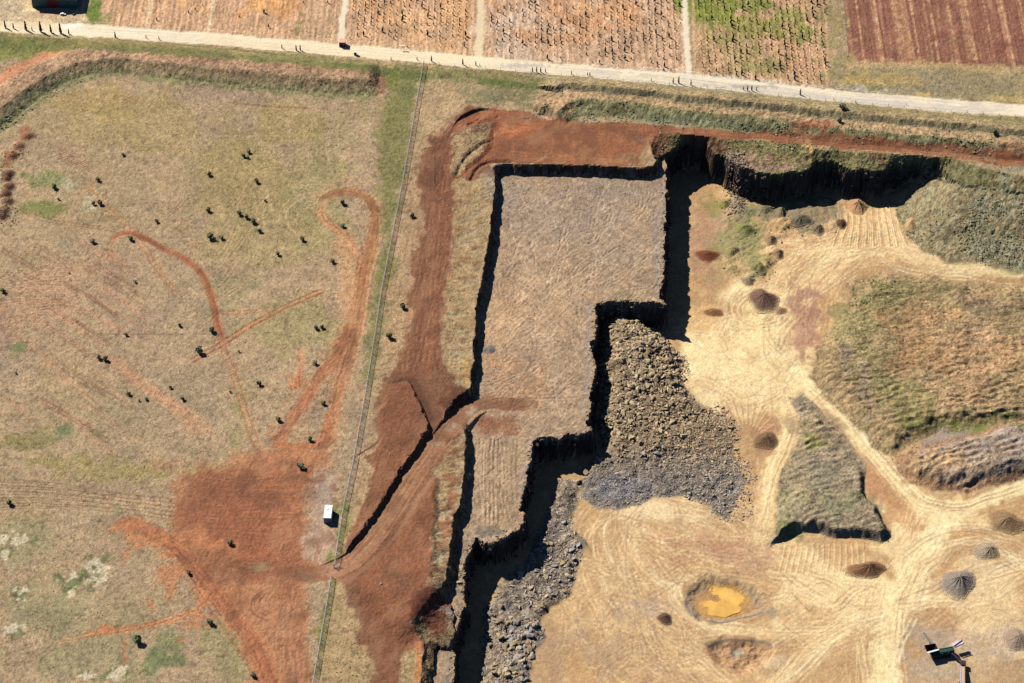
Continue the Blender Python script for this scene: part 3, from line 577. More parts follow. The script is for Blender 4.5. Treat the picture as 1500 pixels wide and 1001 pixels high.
for k in range(330):
    rr = np.random.default_rng(600+k); x0 = rr.uniform(712, 965); y0 = rr.uniform(262, 632)
    if x0 > 852 and y0 > 430: continue
    if x0 < 735 and y0 < 430: continue
    base = .9*math.sin(x0/47.0+1)+.8*math.cos(y0/61.0)+1.2
    an = base+rr.normal(0, .35) if k % 3 else rr.uniform(0, 3.1); L = rr.uniform(4, 16) if k % 4 else rr.uniform(16, 48)
    ruts([(x0-L*math.cos(an), y0-L*math.sin(an)), (x0+rr.normal(0, 3), y0+rr.normal(0, 2)), (x0+L*math.cos(an), y0+L*math.sin(an))], 3.2 if k % 2 else .1, 1.0, [(208,180,150),(214,186,154),(142,120,104),(134,114,100)][k % 4], .42, z=-4.2, dep=.10)
for k in range(16):
    rr = np.random.default_rng(700+k); x0 = rr.uniform(700, 760)
    ruts([(x0, 640), (x0+rr.normal(0, 3), 700), (x0+rr.normal(0, 4), 770)], 3, 1.0, [(202,172,138),(144,120,98)][k % 2], .45, z=-4.2, dep=.06)
bundle([(704,594),(760,590),(830,592),(868,590)], 20, 14, [(206,168,136),(160,126,100)], .5, z=-4.2, seed=17)
# pale grey dust along the bench lip
for pts, wd in [([(862,446),(866,445),(862,470),(860,500),(860,560),(856,600),(858,622)], 8), ([(777,648),(772,670),(766,700),(762,740)], 9), ([(970,270),(969,330),(966,400),(962,436)], 8), ([(868,442),(900,440),(940,440),(965,444)], 4), ([(782,638),(820,638),(866,626)], 7), ([(693,800),(690,780),(700,784)], 5), ([(690,790),(720,788),(745,780)], 8)]:
    stroke(pts, wd, (164,152,142), .55, z=-4.2, n=.5, taper=False)
blob(714,780,22,8,(132,120,108),.8,z=-4.2); blob(676,840,7,50,(150,138,124),.9,z=-4.2); blob(658,970,8,50,(158,140,122),.9,z=-4.2); blob(668,800,6,40,(160,112,76),.7,z=-4.2); blob(662,905,16,10,(150,144,130),.8,z=-4.2)
REG[(rmp[1] < 1e9).all() & False] = 0
edge = mb & (dB < 1.6) & (dB > 0); mix(ALL(), edge*.6*ss(HF2, -.1, .6), c_(200,158,120))
# keep ramp colour over the causeway
stroke([(a, b, z) for (a, b, z) in RAMP], 24, (184,134,104), .9, n=.15, reg=4)
bundle([(a, b, z) for (a, b, z) in RAMP], 14, 16, [(204,146,112),(160,104,78),(206,156,124)], .55, seed=18, wpx=(1.5, 3.5))
for (x, y, z) in [(658,631,-2.4),(664,626,-2.6),(690,606,-3.5),(697,600,-3.8),(708,592,-4),(640,650,-1.8)]: blob(x, y, 7, 4, (186,168,154), .8, z=z, n=.8)
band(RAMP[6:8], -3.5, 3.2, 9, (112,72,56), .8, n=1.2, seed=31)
# ---- floor
mf = PIT & (H <= FLr+0.35) & (H < -3.7) & ~mb
mff = mf*1.0
mix(ALL(), mff, c_(198,158,114)); REG[mf] = 5
mix(ALL(), mff*.4*ss(N(30,4,47), 0, .8), c_(220,184,134)); mix(ALL(), mff*.5*ss(N(16,4,48), .15, .9), c_(176,148,122)); mix(ALL(), mff*.3*ss(N(5,4,49), .2, .9), c_(240,212,164))
Z5 = -15
FB = [(1080,520,90,70,(255,230,176),.95),(1150,500,60,90,(252,224,168),.9),(1060,560,60,50,(252,224,172),.8),(1190,440,26,60,(190,138,112),.8),(1180,470,16,40,(170,120,104),.8),(1030,470,40,26,(232,190,134),.8),(1190,370,60,20,(208,160,116),.7),(1290,360,70,20,(240,202,148),.7),(1280,330,50,40,(216,170,122),.8),
 (1130,400,50,30,(216,174,124),.7),(1060,340,30,40,(186,152,124),.8),(1030,360,20,50,(184,144,116),.8),(1035,372,26,12,(140,84,60),.9),(1050,455,26,10,(196,150,108),.6),(1070,380,40,30,(176,156,112),.6),(1080,340,30,30,(156,150,104),.75),(1100,350,24,24,(152,148,100),.7),(1050,305,24,14,(150,140,84),.7),(1040,300,12,14,(160,144,90),.8),(1090,310,20,10,(138,142,92),.8),(1110,380,22,22,(158,150,100),.7),(1130,310,60,14,(140,132,104),.8),(1180,320,40,20,(142,130,104),.8),(1210,300,24,16,(150,136,108),.8),(1150,290,50,10,(140,134,88),.8),(1290,300,40,5,(150,148,88),.8),(1340,330,20,20,(158,140,108),.7),(1370,370,40,14,(172,148,124),.8),(1420,382,60,4,(176,150,120),.4),
 (960,745,60,20,(248,224,184),.8),(1000,750,60,30,(244,212,164),.6),(900,770,60,40,(206,168,124),.7),(850,760,30,30,(196,160,120),.7),(870,900,60,80,(196,162,122),.6),(900,850,50,60,(204,168,124),.6),(1000,800,80,30,(210,166,122),.7),(1090,800,60,30,(200,148,116),.6),(960,890,24,16,(180,150,130),.7),(800,960,40,40,(184,150,120),.5),
 (1180,840,60,40,(255,230,176),.95),(1210,860,90,50,(254,228,176),.85),(1330,790,40,60,(252,222,170),.85),(1290,880,60,40,(250,220,168),.8),(1400,760,60,24,(248,220,166),.7),(1450,900,60,60,(244,216,168),.7),(1300,960,20,50,(248,220,164),.8),(1440,840,30,30,(206,184,164),.6),(1370,960,70,40,(186,164,144),.8),(1350,985,50,30,(190,166,140),.6),(1430,980,40,30,(214,184,144),.5),(1210,990,50,40,(214,176,130),.6),(1250,960,40,20,(206,166,124),.5),
 (1130,830,26,30,(200,156,116),.6),(1110,860,30,12,(206,160,112),.6),(1125,895,30,7,(156,146,134),.6),(1470,940,34,26,(198,176,156),.6),(1265,790,40,10,(214,168,120),.7),(1120,790,20,12,(212,172,124),.6),(1460,830,60,26,(226,196,150),.5),(1130,660,30,26,(196,160,124),.6),(1140,760,12,60,(214,176,128),.6),(1180,560,20,12,(226,190,140),.7),(1290,720,26,40,(196,146,108),.8),(1320,760,26,24,(206,156,112),.7),(1225,470,24,40,(222,180,128),.8),(1070,620,20,24,(180,146,116),.6),(1120,640,24,26,(180,136,104),.7),(1090,960,50,26,(190,140,104),.7),(1070,950,30,10,(150,146,136),.7),(1130,975,26,16,(232,206,172),.7),(1060,1001,100,20,(226,186,134),.6),(820,760,14,50,(168,146,120),.8),(740,860,20,24,(166,144,116),.8),(750,895,30,14,(150,138,124),.8),(730,960,12,60,(156,140,124),.7),(1010,740,40,20,(244,214,166),.6)]
for (x, y, rx, ry, col, a) in FB: blob(x, y, rx, ry, col, a, z=Z5, n=.7, seed=int(x+y) % 17)
CR = [(255,236,190),(252,222,168),(236,200,148),(184,142,106),(206,164,120),(255,242,206)]
DK = [(176,140,108),(232,198,146),(246,216,164),(160,128,104)]
P1 = [(1520,398),(1440,392),(1380,383),(1320,370),(1270,366),(1220,385),(1180,425),(1162,470),(1154,515),(1167,542),(1189,564),(1216,587),(1240,618),(1262,645),(1289,673),(1316,703),(1337,727),(1362,741),(1410,744),(1451,731),(1520,706)]
P2 = [(1150,556),(1154,580),(1159,603),(1161,625),(1151,652),(1140,674),(1130,700),(1124,733),(1122,760),(1104,804)]
P3 = [(1392,752),(1368,792),(1338,842),(1308,892),(1298,950),(1296,1050)]
P4 = [(1308,890),(1230,926),(1170,966),(1130,1010)]; P5 = [(1308,892),(1380,876),(1440,856),(1520,822)]; P6 = [(1250,925),(1180,930),(1100,928),(1040,918),(1005,895),(990,868),(1004,846),(1050,838)]
P7 = [(940,738),(900,760),(878,800),(890,850),(920,905),(960,950),(1020,990),(1080,1040)]; P8 = [(960,740),(1000,790),(1060,820),(1140,832),(1200,850)]; P9 = [(1000,520),(1060,540),(1120,530),(1160,500)]
P10 = [(990,870),(960,850),(930,800),(925,760),(945,740)]; P11 = [(1340,842),(1400,800),(1460,800),(1520,830)]; P12 = [(1100,808),(1130,830),(1180,850),(1240,880),(1300,895)]
def sp(p, wpx, col, a): stroke(p, wpx, col, a, z=Z5, n=.3, taper=False)
sp(P1[:6], 26, (255,230,178), .95); sp(P1[5:10], 34, (246,212,158), .7); sp(P1[9:], 22, (255,236,184), .97); sp(P2, 26, (250,218,160), .97); sp(P3, 36, (254,230,178), .9); sp(P4, 22, (246,216,164), .6); sp(P5, 24, (246,218,168), .6); sp(P6, 14, (236,200,146), .6); sp(P12, 26, (244,214,158), .5)
for k, (p, spd, n_) in enumerate([(P1[:6],34,26),(P1[4:10],60,40),(P1[9:],20,30),(P2,20,22),(P3,44,40),(P4,30,26),(P5,44,30),(P6,26,26),(P7,60,50),(P8,60,50),(P9,90,40),(P10,30,20),(P11,40,24),(P12,50,34),([(1100,470),(1060,480),(1010,500)],60,24),([(1150,440),(1110,470),(1080,460),(1085,430),(1120,415),(1150,425)],20,18),([(850,800),(920,860),(1000,900)],110,30),([(860,940),(960,960),(1080,1000)],100,34),([(1180,380),(1230,375),(1290,360)],40,24),([(1120,600),(1110,560),(1100,520)],90,24),([(1150,900),(1200,880),(1260,880)],80,24),([(880,745),(960,745),(1040,770),(1120,810)],60,30)]):
    bundle(p, spd, n_, CR if k % 3 else CR+DK, .55, z=Z5, seed=50+k, wpx=(1.2, 3.6))
for (p, w_, c0) in [([(1255,312),(1262,345),(1235,378),(1185,415)], 30, (246,208,154)), ([(1300,312),(1308,348),(1350,376),(1450,392)], 34, (250,216,162)), ([(1340,372),(1250,352),(1160,352),(1120,372)], 14, (236,196,148)), ([(1240,365),(1160,380),(1130,410)], 18, (240,200,150))]: sp(p, w_, c0, .75)
bundle([(1250,305),(1262,345),(1235,378),(1180,420)], 44, 44, CR, .7, z=Z5, seed=140, wpx=(1, 2.6)); bundle([(1305,305),(1312,348),(1355,376),(1450,392)], 50, 50, CR, .7, z=Z5, seed=141, wpx=(1, 2.6)); bundle([(1330,372),(1240,366),(1180,400),(1150,450)], 50, 44, CR, .65, z=Z5, seed=142, wpx=(1, 2.6)); bundle([(1110,350),(1180,362),(1260,356)], 34, 30, CR, .6, z=Z5, seed=143)
for k, (p, spd, n_) in enumerate([([(800,900),(880,880),(980,900)],120,40),([(830,990),(900,930),(940,860),(960,800)],90,40),([(870,1010),(960,1000),(1080,1030)],60,30),([(1000,760),(1090,790),(1180,830)],70,50),([(900,850),(950,900),(1000,960),(1080,1010)],60,34),([(1130,900),(1200,905),(1300,900)],60,34),([(1340,900),(1420,900),(1510,880)],90,34),([(1180,400),(1160,460),(1165,520)],60,34),([(1010,560),(1080,590),(1110,560)],70,24)]):
    bundle(p, spd, n_, [(236,200,150),(178,140,108),(246,216,168),(166,130,104),(224,186,138)], .6, z=Z5, seed=120+k, wpx=(1.0, 2.4), wob=.4)
for (x, y, rx, ry, col, a) in [(1176,462,20,48,(176,130,112),.6),(1190,440,16,24,(186,140,116),.5),(945,885,34,22,(182,156,138),.5),(880,960,50,26,(186,156,132),.45),(1060,800,60,16,(190,142,116),.45),(1100,825,50,12,(184,138,114),.4),(1400,985,50,26,(184,162,142),.5),(1360,945,30,20,(182,160,142),.5),(1220,820,30,14,(214,176,134),.4),(1030,360,18,44,(178,138,114),.5),(1160,500,10,16,(190,144,118),.4)]:
    blob(x, y, rx, ry, col, a, z=Z5, n=.9, seed=int(x+y) % 13)
# ring of tracks round the dark pile
for r0 in (30, 37, 45): ruts([(1118+r0*math.cos(t), 452+r0*.62*math.sin(t)) for t in np.linspace(.3, 5.6, 12)], .3, 2.2, (252,222,168), .6, z=Z5)
# ramp with dozer streaks
for k in range(34):
    x0 = 1228+k*3.1; ruts([(x0, 296+4*math.sin(k)), (x0+2, 325), (x0+5+(k-17)*.9, 362)], .1, 1.6, [(246,212,156),(170,128,96),(226,186,136)][k % 3], .6, z=Z5+1, dep=.12)
for k in range(26):
    an = math.radians(180+k*7); ruts([(1090+22*math.cos(an), 640+18*math.sin(an)), (1085+50*math.cos(an), 632+52*math.sin(an))], .1, 1.4, [(236,196,146),(176,136,106)][k % 2], .5, z=Z5, dep=.05)
for k in range(30):
    x0 = 1150+k*4; ruts([(x0, 795), (x0-6+k*.3, 820), (x0-12+k*.5, 840)], .1, 1.4, [(252,224,168),(206,160,116)][k % 2], .5, z=Z5, dep=.05)
# basin, hollow
mix(ALL(), .8*ss(d_bas, -1.5, .5), c_(196,162,122)); mix(ALL(), .75*ss(d_bas, 0, 1.0)*ss(-d_bas, -4, -1.5), c_(172,148,124)); mix(ALL(), .8*ss(d_bas, 2.2, 4), c_(186,140,92)); mix(ALL(), .8*ss(d_pond, -1.2, 0), c_(206,156,88))
stroke([(1002,880),(1006,892),(1014,904)], 6, (146,144,142), .7, z=-16); stroke([(1030,908),(1060,911),(1100,904),(1120,898)], 4, (120,114,108), .8, z=-16)
mix(ALL(), .6*ss(d_hol, -1, 1), c_(188,144,108)); stroke([(1036,948),(1062,938),(1110,940),(1134,948)], 3, (120,112,104), .7, z=-15.6); blob(1078,955,14,6,(160,158,150),.8,z=-16,n=1)
bundle([(1045,960),(1075,972),(1110,962)], 18, 14, [(226,180,136),(140,106,84),(206,160,120)], .6, z=-15.8, seed=90)
# rubble aprons
mr = ss(d_rub, -.8, .8); mix(ALL(), mr, c_(166,144,116)); mix(ALL(), mr*ss(py13, 640, 700)*.9, c_(158,148,140)); mix(ALL(), mr*.35*ss(HF2, 0, 1), c_(126,110,94))
mr2 = ss(d_rub2, -.8, .8); mix(ALL(), mr2, c_(162,144,124)); mix(ALL(), mr2*.5*ss(N(9,3,146), 0, .8), c_(136,130,132)); REG[(d_rub > 0) & mf] = 11; REG[(d_rub2 > 0) & mf] = 11
blob(868,705,16,14,(164,144,112),.9,z=Z5); blob(905,718,46,14,(160,158,164),.8,z=Z5,n=.5)
# heaps
def heapc(d, z, lst, base, reg):
    mix(ALL(), ss(d, -.8, .8)*mff, c_(*base)); REG[(d > 0) & mf] = reg
    for (x, y, rx, ry, col, a) in lst: blob(x, y, rx, ry, col, a, z=z, n=1.0, seed=int(x*3+y) % 19)
heapc(d1, -10.5, [(1430,500,90,80,(198,154,112),.7),(1450,550,90,50,(198,158,118),.6),(1390,450,60,34,(198,148,104),.6),(1300,430,40,26,(148,140,94),.7),(1260,470,30,40,(152,142,96),.7),(1280,540,30,50,(150,138,94),.7),(1330,600,40,30,(142,136,86),.7),(1250,540,26,40,(156,136,98),.6),(1460,440,60,16,(160,138,112),.5),(1350,410,70,8,(146,134,92),.7),(1240,520,8,30,(168,150,136),.6),(1270,570,8,30,(164,146,132),.6),(1380,620,70,12,(136,130,80),.8),(1480,600,50,8,(130,134,76),.8),(1420,480,40,20,(180,150,120),.5),(1330,500,40,60,(164,128,90),.6)], (172,146,108), 9)
mix(ALL(), ss(d1,0,3)*.3*ss(N(3,3,141), .3, .95)*mff, c_(128,130,80)); mix(ALL(), ss(d1,0,3)*.35*ss(N(2,3,142), .2, .9)*mff, c_(206,166,120))
heapc(d2, -10.8, [(1430,615,90,8,(140,142,80),.8),(1450,650,80,30,(168,150,138),.9),(1370,680,40,18,(206,168,122),.8),(1340,680,20,20,(200,160,114),.8),(1400,690,40,10,(176,150,124),.6)], (176,152,130), 9)
mix(ALL(), ss(d2,-.5,.5)*ss(-d2,-3.4,-2.2)*.8*mff, c_(170,130,98))
heapc(d3, -11.5, [(1180,600,14,20,(168,150,124),.8),(1200,620,30,26,(168,144,112),.6),(1200,700,40,30,(152,142,122),.7),(1220,740,50,20,(150,146,110),.6),(1160,740,20,26,(146,144,100),.6),(1170,700,16,30,(160,142,110),.6),(1280,770,20,10,(154,150,108),.6),(1150,770,20,10,(138,142,86),.7),(1190,640,16,16,(150,146,80),.6)], (166,148,122), 9)
mix(ALL(), ss(d3,0,2)*.3*ss(N(2.5,3,143), .25, .9)*mff, c_(130,134,96))
mix(ALL(), ss(dES,-1,1)*.95*(PIT*1.0)*ss(-H,2.5,3.2), c_(156,142,106)); mix(ALL(), ss(dES,0,2)*.5*ss(N(9,3,144),0,.7), c_(146,150,128)); mix(ALL(), ss(dES,0,2)*.6*ss(N(1.6,2,147),.3,.8), c_(158,160,136)); mix(ALL(), ss(dES,0,2)*.4*ss(N(4,3,145),.1,.8), c_(164,142,108)); REG[(dES > 0) & PIT & (H > -14.2)] = 8
# far out of frame: plain paddock everywhere is fine
# ---- generic grain
gr = 0.06*HF+0.055*N(1.3, 2, 151)+0.05*MF+0.075*rng.normal(0, 1, X.shape)
rough = np.full(X.shape, 1.0); rough[REG == 3] = .16; rough[REG == 5] = .6; rough[REG == 4] = .75; rough[REG == 8] = 1.5; rough[REG == 9] = 1.5; rough[REG == 11] = 2.0; rough[REG == 7] = 1.6
C *= (1+gr*rough)[..., None]
rd = (REG == 3)*1.0; H[:] = H*(1-rd)+rd*(.35*N(60, 3, 111)+.02*HF2)
H[:] = np.where((REG == 0) & ~PIT, H-.045*HF-.05*N(2.5, 3, 112), H)
tus = ss(N(1.1, 2, 152), .45, .95)*((REG == 0) | (REG == 10) | (REG == 8) | (REG == 9)); C *= (1-.15*tus)[..., None]; H += .06*tus
H += np.where(REG == 8, .14*N(1.5, 3, 153), 0)+np.where(REG == 9, .12*N(1.6, 3, 154), 0)+np.where(REG == 7, 0, 0)+np.where(REG == 6, .05*N(.9, 2, 155), 0)
mr4 = (REG == 4)*1.0; mix(ALL(), mr4*.45*ss(N(8,4,181), .1, .8), c_(122,80,60)); mix(ALL(), mr4*.4*ss(N(6,4,182,rot=1.2,ax=2), .15, .8), c_(196,144,110)); mix(ALL(), mr4*.35*ss(N(1.8,3,183,rot=1.3,ax=3), .2, .9), c_(136,88,66)); redm = (REG == 4)[..., None]*1.0; lum = C.mean(-1, keepdims=True); C = C*(1-redm*.06)+lum*redm*.035
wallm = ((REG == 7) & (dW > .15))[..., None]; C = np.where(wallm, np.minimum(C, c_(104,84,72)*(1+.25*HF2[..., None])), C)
east = ((REG == 4)*ss(UU, 500, 530))[..., None]; C = C*(1-east*(1-c_(.93, .93, .90))); flo = (REG == 5)[..., None]*1.0; C = C*(1-flo*(1-c_(1.0, 1.0, .985)))
lumA = C.mean(-1, keepdims=True); C = (C*.92+lumA*.08)*c_(1.0, 1.0, 1.0)
C = np.clip(C, 4, 253)
print('colour', time.time()-T0)

# ================================================================== MATERIALS
def new_mat(name):
    m = bpy.data.materials.new(name); m.use_nodes = True; m.node_tree.nodes.clear(); return m, m.node_tree.nodes, m.node_tree.links
def earth_mat(name, scale, contrast, bumpd, stretch=(1, 1, 1), attr=True, colour=None, rough=.95):
    m, n, l = new_mat(name)
    out = n.new('ShaderNodeOutputMaterial'); b = n.new('ShaderNodeBsdfPrincipled'); b.inputs['Roughness'].default_value = rough
    b.inputs['Specular IOR Level'].default_value = .15
    tc = n.new('ShaderNodeTexCoord'); mp = n.new('ShaderNodeMapping'); mp.inputs['Scale'].default_value = stretch
    l.new(tc.outputs['Object'], mp.inputs[0])
    nz = n.new('ShaderNodeTexNoise'); nz.inputs['Scale'].default_value = scale; nz.inputs['Detail'].default_value = 3; nz.inputs['Roughness'].default_value = .65
    l.new(mp.outputs[0], nz.inputs['Vector'])
    mr = n.new('ShaderNodeMapRange'); mr.inputs['From Min'].default_value = .3; mr.inputs['From Max'].default_value = .7; mr.inputs['To Min'].default_value = 1-contrast; mr.inputs['To Max'].default_value = 1+contrast
    l.new(nz.outputs['Fac'], mr.inputs['Value'])
    vm = n.new('ShaderNodeVectorMath'); vm.operation = 'SCALE'
    if attr:
        at = n.new('ShaderNodeAttribute'); at.attribute_name = 'soil'; l.new(at.outputs['Color'], vm.inputs[0])
    else:
        rgb = n.new('ShaderNodeRGB'); rgb.outputs[0].default_value = (*colour, 1); l.new(rgb.outputs[0], vm.inputs[0])
    l.new(mr.outputs[0], vm.inputs['Scale']); l.new(vm.outputs[0], b.inputs['Base Color'])
    bp = n.new('ShaderNodeBump'); bp.inputs['Strength'].default_value = 1; bp.inputs['Distance'].default_value = bumpd
    l.new(nz.outputs['Fac'], bp.inputs['Height']); l.new(bp.outputs[0], b.inputs['Normal']); l.new(b.outputs[0], out.inputs[0])
    return m
MG = earth_mat('dry_grass_and_soil', 1.6, .16, .25)
MR = earth_mat('graded_dirt', 1.2, .10, .12)
MW = earth_mat('blasted_rock_face', .55, .45, 1.1, (1, 1, .35))
MB_ = earth_mat('broken_stone', 1.8, .3, .6)
def plain(name, col, rough=.6, metal=0.0, var=.12, scale=3.0, bump=0.0):
    m, n, l = new_mat(name)
    out = n.new('ShaderNodeOutputMaterial'); b = n.new('ShaderNodeBsdfPrincipled'); b.inputs['Roughness'].default_value = rough; b.inputs['Metallic'].default_value = metal
    tc = n.new('ShaderNodeTexCoord'); nz = n.new('ShaderNodeTexNoise'); nz.inputs['Scale'].default_value = scale; nz.inputs['Detail'].default_value = 3
    l.new(tc.outputs['Object'], nz.inputs['Vector'])
    mr = n.new('ShaderNodeMapRange'); mr.inputs['From Min'].default_value = .3; mr.inputs['From Max'].default_value = .7; mr.inputs['To Min'].default_value = 1-var; mr.inputs['To Max'].default_value = 1+var
    l.new(nz.outputs['Fac'], mr.inputs['Value'])
    vm = n.new('ShaderNodeVectorMath'); vm.operation = 'SCALE'; vm.inputs[0].default_value = col; l.new(mr.outputs[0], vm.inputs['Scale']); l.new(vm.outputs[0], b.inputs['Base Color'])
    l.new(b.outputs[0], out.inputs[0]); return m

# ================================================================== TERRAIN MESHES
def mesh_np(name, V, Fq, mat, cols=None, k=4, smooth=False):
    me = bpy.data.meshes.new(name); nv = len(V); nf = len(Fq)
    me.vertices.add(nv); me.vertices.foreach_set('co', V.astype(np.float32).ravel())
    me.loops.add(nf*k); me.loops.foreach_set('vertex_index', Fq.astype(np.int32).ravel())
    me.polygons.add(nf); me.polygons.foreach_set('loop_start', np.arange(0, nf*k, k, dtype=np.int32))
    if cols is not None:
        a = me.color_attributes.new('soil', 'FLOAT_COLOR', 'POINT')
        a.data.foreach_set('color', np.concatenate([cols, np.ones((nv, 1))], 1).astype(np.float32).ravel())
    me.update(calc_edges=True)
    me.polygons.foreach_set('use_smooth', np.full(nf, smooth)); me.materials.append(mat)
    return me
def link(name, me, parent=None, label=None, cat=None, group=None, kind=None, loc=None, rot=None, scl=None):
    o = bpy.data.objects.new(name, me); COL.objects.link(o)
    if parent is not None: o.parent = parent
    if label: o['label'] = label
    if cat: o['category'] = cat
    if group: o['group'] = group
    if kind: o['kind'] = kind
    if loc is not None: o.location = loc
    if rot is not None: o.rotation_euler = rot
    if scl is not None: o.scale = scl
    return o
ALBC = np.clip(lin(C)/KL, 0.004, .8)
idx = np.arange(NV*NU).reshape(NV, NU)
quads = np.stack([idx[1:, :-1], idx[1:, 1:], idx[:-1, 1:], idx[:-1, :-1]], -1).reshape(-1, 4)
qreg = REG[:-1, :-1].ravel()
VALL = np.stack([X, Y, H], -1).reshape(-1, 3); CALL = ALBC.reshape(-1, 3)
# outer fringe back to datum
names = {0: ('ground', MG, 'dry grass paddock and rough ground around the quarry'), 1: ('nursery_field', MR, 'orange tilled field planted with rows of young trees'), 2: ('ploughed_field', MR, 'red-brown ploughed field with pale stubble strips'),
         3: ('gravel_road', MR, 'pale gravel road between the tree fields and the quarry'), 4: ('dirt_road', MR, 'red-brown haul roads and scraped red earth'), 5: ('quarry_floor', MR, 'cream dusty quarry floor crossed by wheel tracks'),
         6: ('quarry_bench', MG, 'grey-brown level rock bench above the quarry floor'), 7: ('quarry_wall', MW, 'dark sheer quarry faces below the rim'), 8: ('embankment', MG, 'scrubby earth embankments round the quarry'),
         9: ('spoil_heap', MG, 'overgrown spoil heaps on the quarry floor'), 10: ('verge', MG, 'green grass verge beside the gravel road'), 11: ('rubble_slope', MB_, 'ground of the blasted rubble slopes')}
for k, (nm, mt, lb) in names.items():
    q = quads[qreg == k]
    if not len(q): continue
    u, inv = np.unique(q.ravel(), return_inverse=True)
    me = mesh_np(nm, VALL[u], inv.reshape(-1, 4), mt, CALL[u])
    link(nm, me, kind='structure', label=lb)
print('terrain', time.time()-T0)
def hz(x, y):
    u, v = UV(np.asarray(x, float), np.asarray(y, float))
    fu = np.interp(u, us, np.arange(NU)); fv = np.interp(v, vs, np.arange(NV))
    i = np.clip(fu.astype(int), 0, NU-2); j = np.clip(fv.astype(int), 0, NV-2); a = fu-i; b = fv-j
    return (H[j, i]*(1-a)+H[j, i+1]*a)*(1-b)+(H[j+1, i]*(1-a)+H[j+1, i+1]*a)*b
def at(px, py, z0=0.0):
    z = np.full(np.shape(px), float(z0)) if np.ndim(px) else float(z0)
    for _ in range(6):
        x, y = P(px, py, z); z = .5*z+.5*hz(x, y)
    x, y = P(px, py, z); return x, y, hz(x, y)

# ================================================================== WATER
wpts = spline(np.vstack([PW(POND_px, -16.3), PW(POND_px, -16.3)[:1]]), 4)[:-1]
zp = float(np.median(H[d_pond > 0]))+.07
bm = bmesh.new(); vsb = [bm.verts.new((p[0]+.25*math.sin(i*2.3), p[1]+.25*math.cos(i*1.7), zp)) for i, p in enumerate(wpts)]; bm.faces.new(vsb); bmesh.ops.triangulate(bm, faces=bm.faces[:])
me = bpy.data.meshes.new('pond'); bm.to_mesh(me); bm.free()
for p in me.polygons: pass
mw = plain('muddy_water', tuple(alb((240,190,104))), .12, 0, .22, .22); me.materials.append(mw)
link('pond', me, kind='structure', label='shallow pond of opaque yellow-brown muddy water on the quarry floor')

# ================================================================== ROCKS
def ico(sub, seed, flat=.7, rough_=.28):
    bm = bmesh.new(); bmesh.ops.create_icosphere(bm, subdivisions=sub, radius=1.0)
    r = np.random.default_rng(seed)
    for v in bm.verts: v.co *= 1+r.uniform(-rough_, rough_)
    for v in bm.verts: v.co.z *= flat
    bm.verts.index_update()
    V = np.array([v.co[:] for v in bm.verts]); Fa = np.array([[v.index for v in f.verts] for f in bm.faces]); bm.free()
    return V, Fa
def facets(V, r, n=5):
    for _ in range(n):
        d = r.normal(size=3); d /= np.linalg.norm(d); h = r.uniform(.4, .75); s = V@d; V = V-np.clip(s-h, 0, None)[:, None]*d
    return V
def scatter_mesh(name, protos, xs, ys, zs, size, cols, mat, seed=0, zscale=None, smooth=False):
    r = np.random.default_rng(seed); VV_ = []; FF = []; CC = []; off = 0
    pick = r.integers(len(protos), size=len(xs)); th = r.uniform(0, 6.28, len(xs)); sxy = r.uniform(.75, 1.3, len(xs))
    for k, (V, Fa) in enumerate(protos):
        s = np.nonzero(pick == k)[0]; n = len(s)
        if not n: continue
        c, t = np.cos(th[s])[:, None], np.sin(th[s])[:, None]; sz = size[s][:, None]
        vx = V[None, :, 0]*sz*sxy[s][:, None]; vy = V[None, :, 1]*sz; vz = V[None, :, 2]*sz*(1 if zscale is None else zscale[s][:, None])
        W_ = np.stack([vx*c-vy*t+xs[s][:, None], vx*t+vy*c+ys[s][:, None], vz+zs[s][:, None]], -1)
        VV_.append(W_.reshape(-1, 3)); m = len(V)
        FF.append((Fa[None]+(np.arange(n)*m)[:, None, None]+off).reshape(-1, 3)); CC.append(np.repeat(cols[s], m, 0)); off += n*m
    return mesh_np(name, np.concatenate(VV_), np.concatenate(FF), mat, np.concatenate(CC), 3, smooth)
def pick_in(pts, z, n, r, margin_=0.0):
    w = PW(pts, z); out = []
    x = r.uniform(w[:, 0].min(), w[:, 0].max(), n*4); y = r.uniform(w[:, 1].min(), w[:, 1].max(), n*4)
    d = sdf_pts(w, x, y); k = d > margin_
    return x[k][:n], y[k][:n], d[k][:n]
MSTONE = earth_mat('stone', 2.5, .22, .25)
rr = np.random.default_rng(11)
rp = [];
for k in range(6):
    V, Fa = ico(2, k, .8, .12); rp.append((facets(V, np.random.default_rng(k+50), 7), Fa))
def hull(seed, n=9):
    r = np.random.default_rng(seed); bm = bmesh.new()
    p = r.normal(size=(n, 3)); p /= np.linalg.norm(p, axis=1)[:, None]; p *= r.uniform(.75, 1.1, n)[:, None]; p *= np.array([1.25, .85, .72])
    for q in p: bm.verts.new(q)
    res = bmesh.ops.convex_hull(bm, input=bm.verts[:]); bmesh.ops.delete(bm, geom=[v for v in bm.verts if not v.link_faces], context='VERTS'); bmesh.ops.triangulate(bm, faces=bm.faces[:])
    bm.verts.index_update(); V = np.array([v.co[:] for v in bm.verts]); Fa = np.array([[v.index for v in f.verts] for f in bm.faces]); bm.free(); return V, Fa
sp_ = [hull(30+k, 8+k % 4) for k in range(12)]
rp = [hull(60+k, 14+k) for k in range(6)]
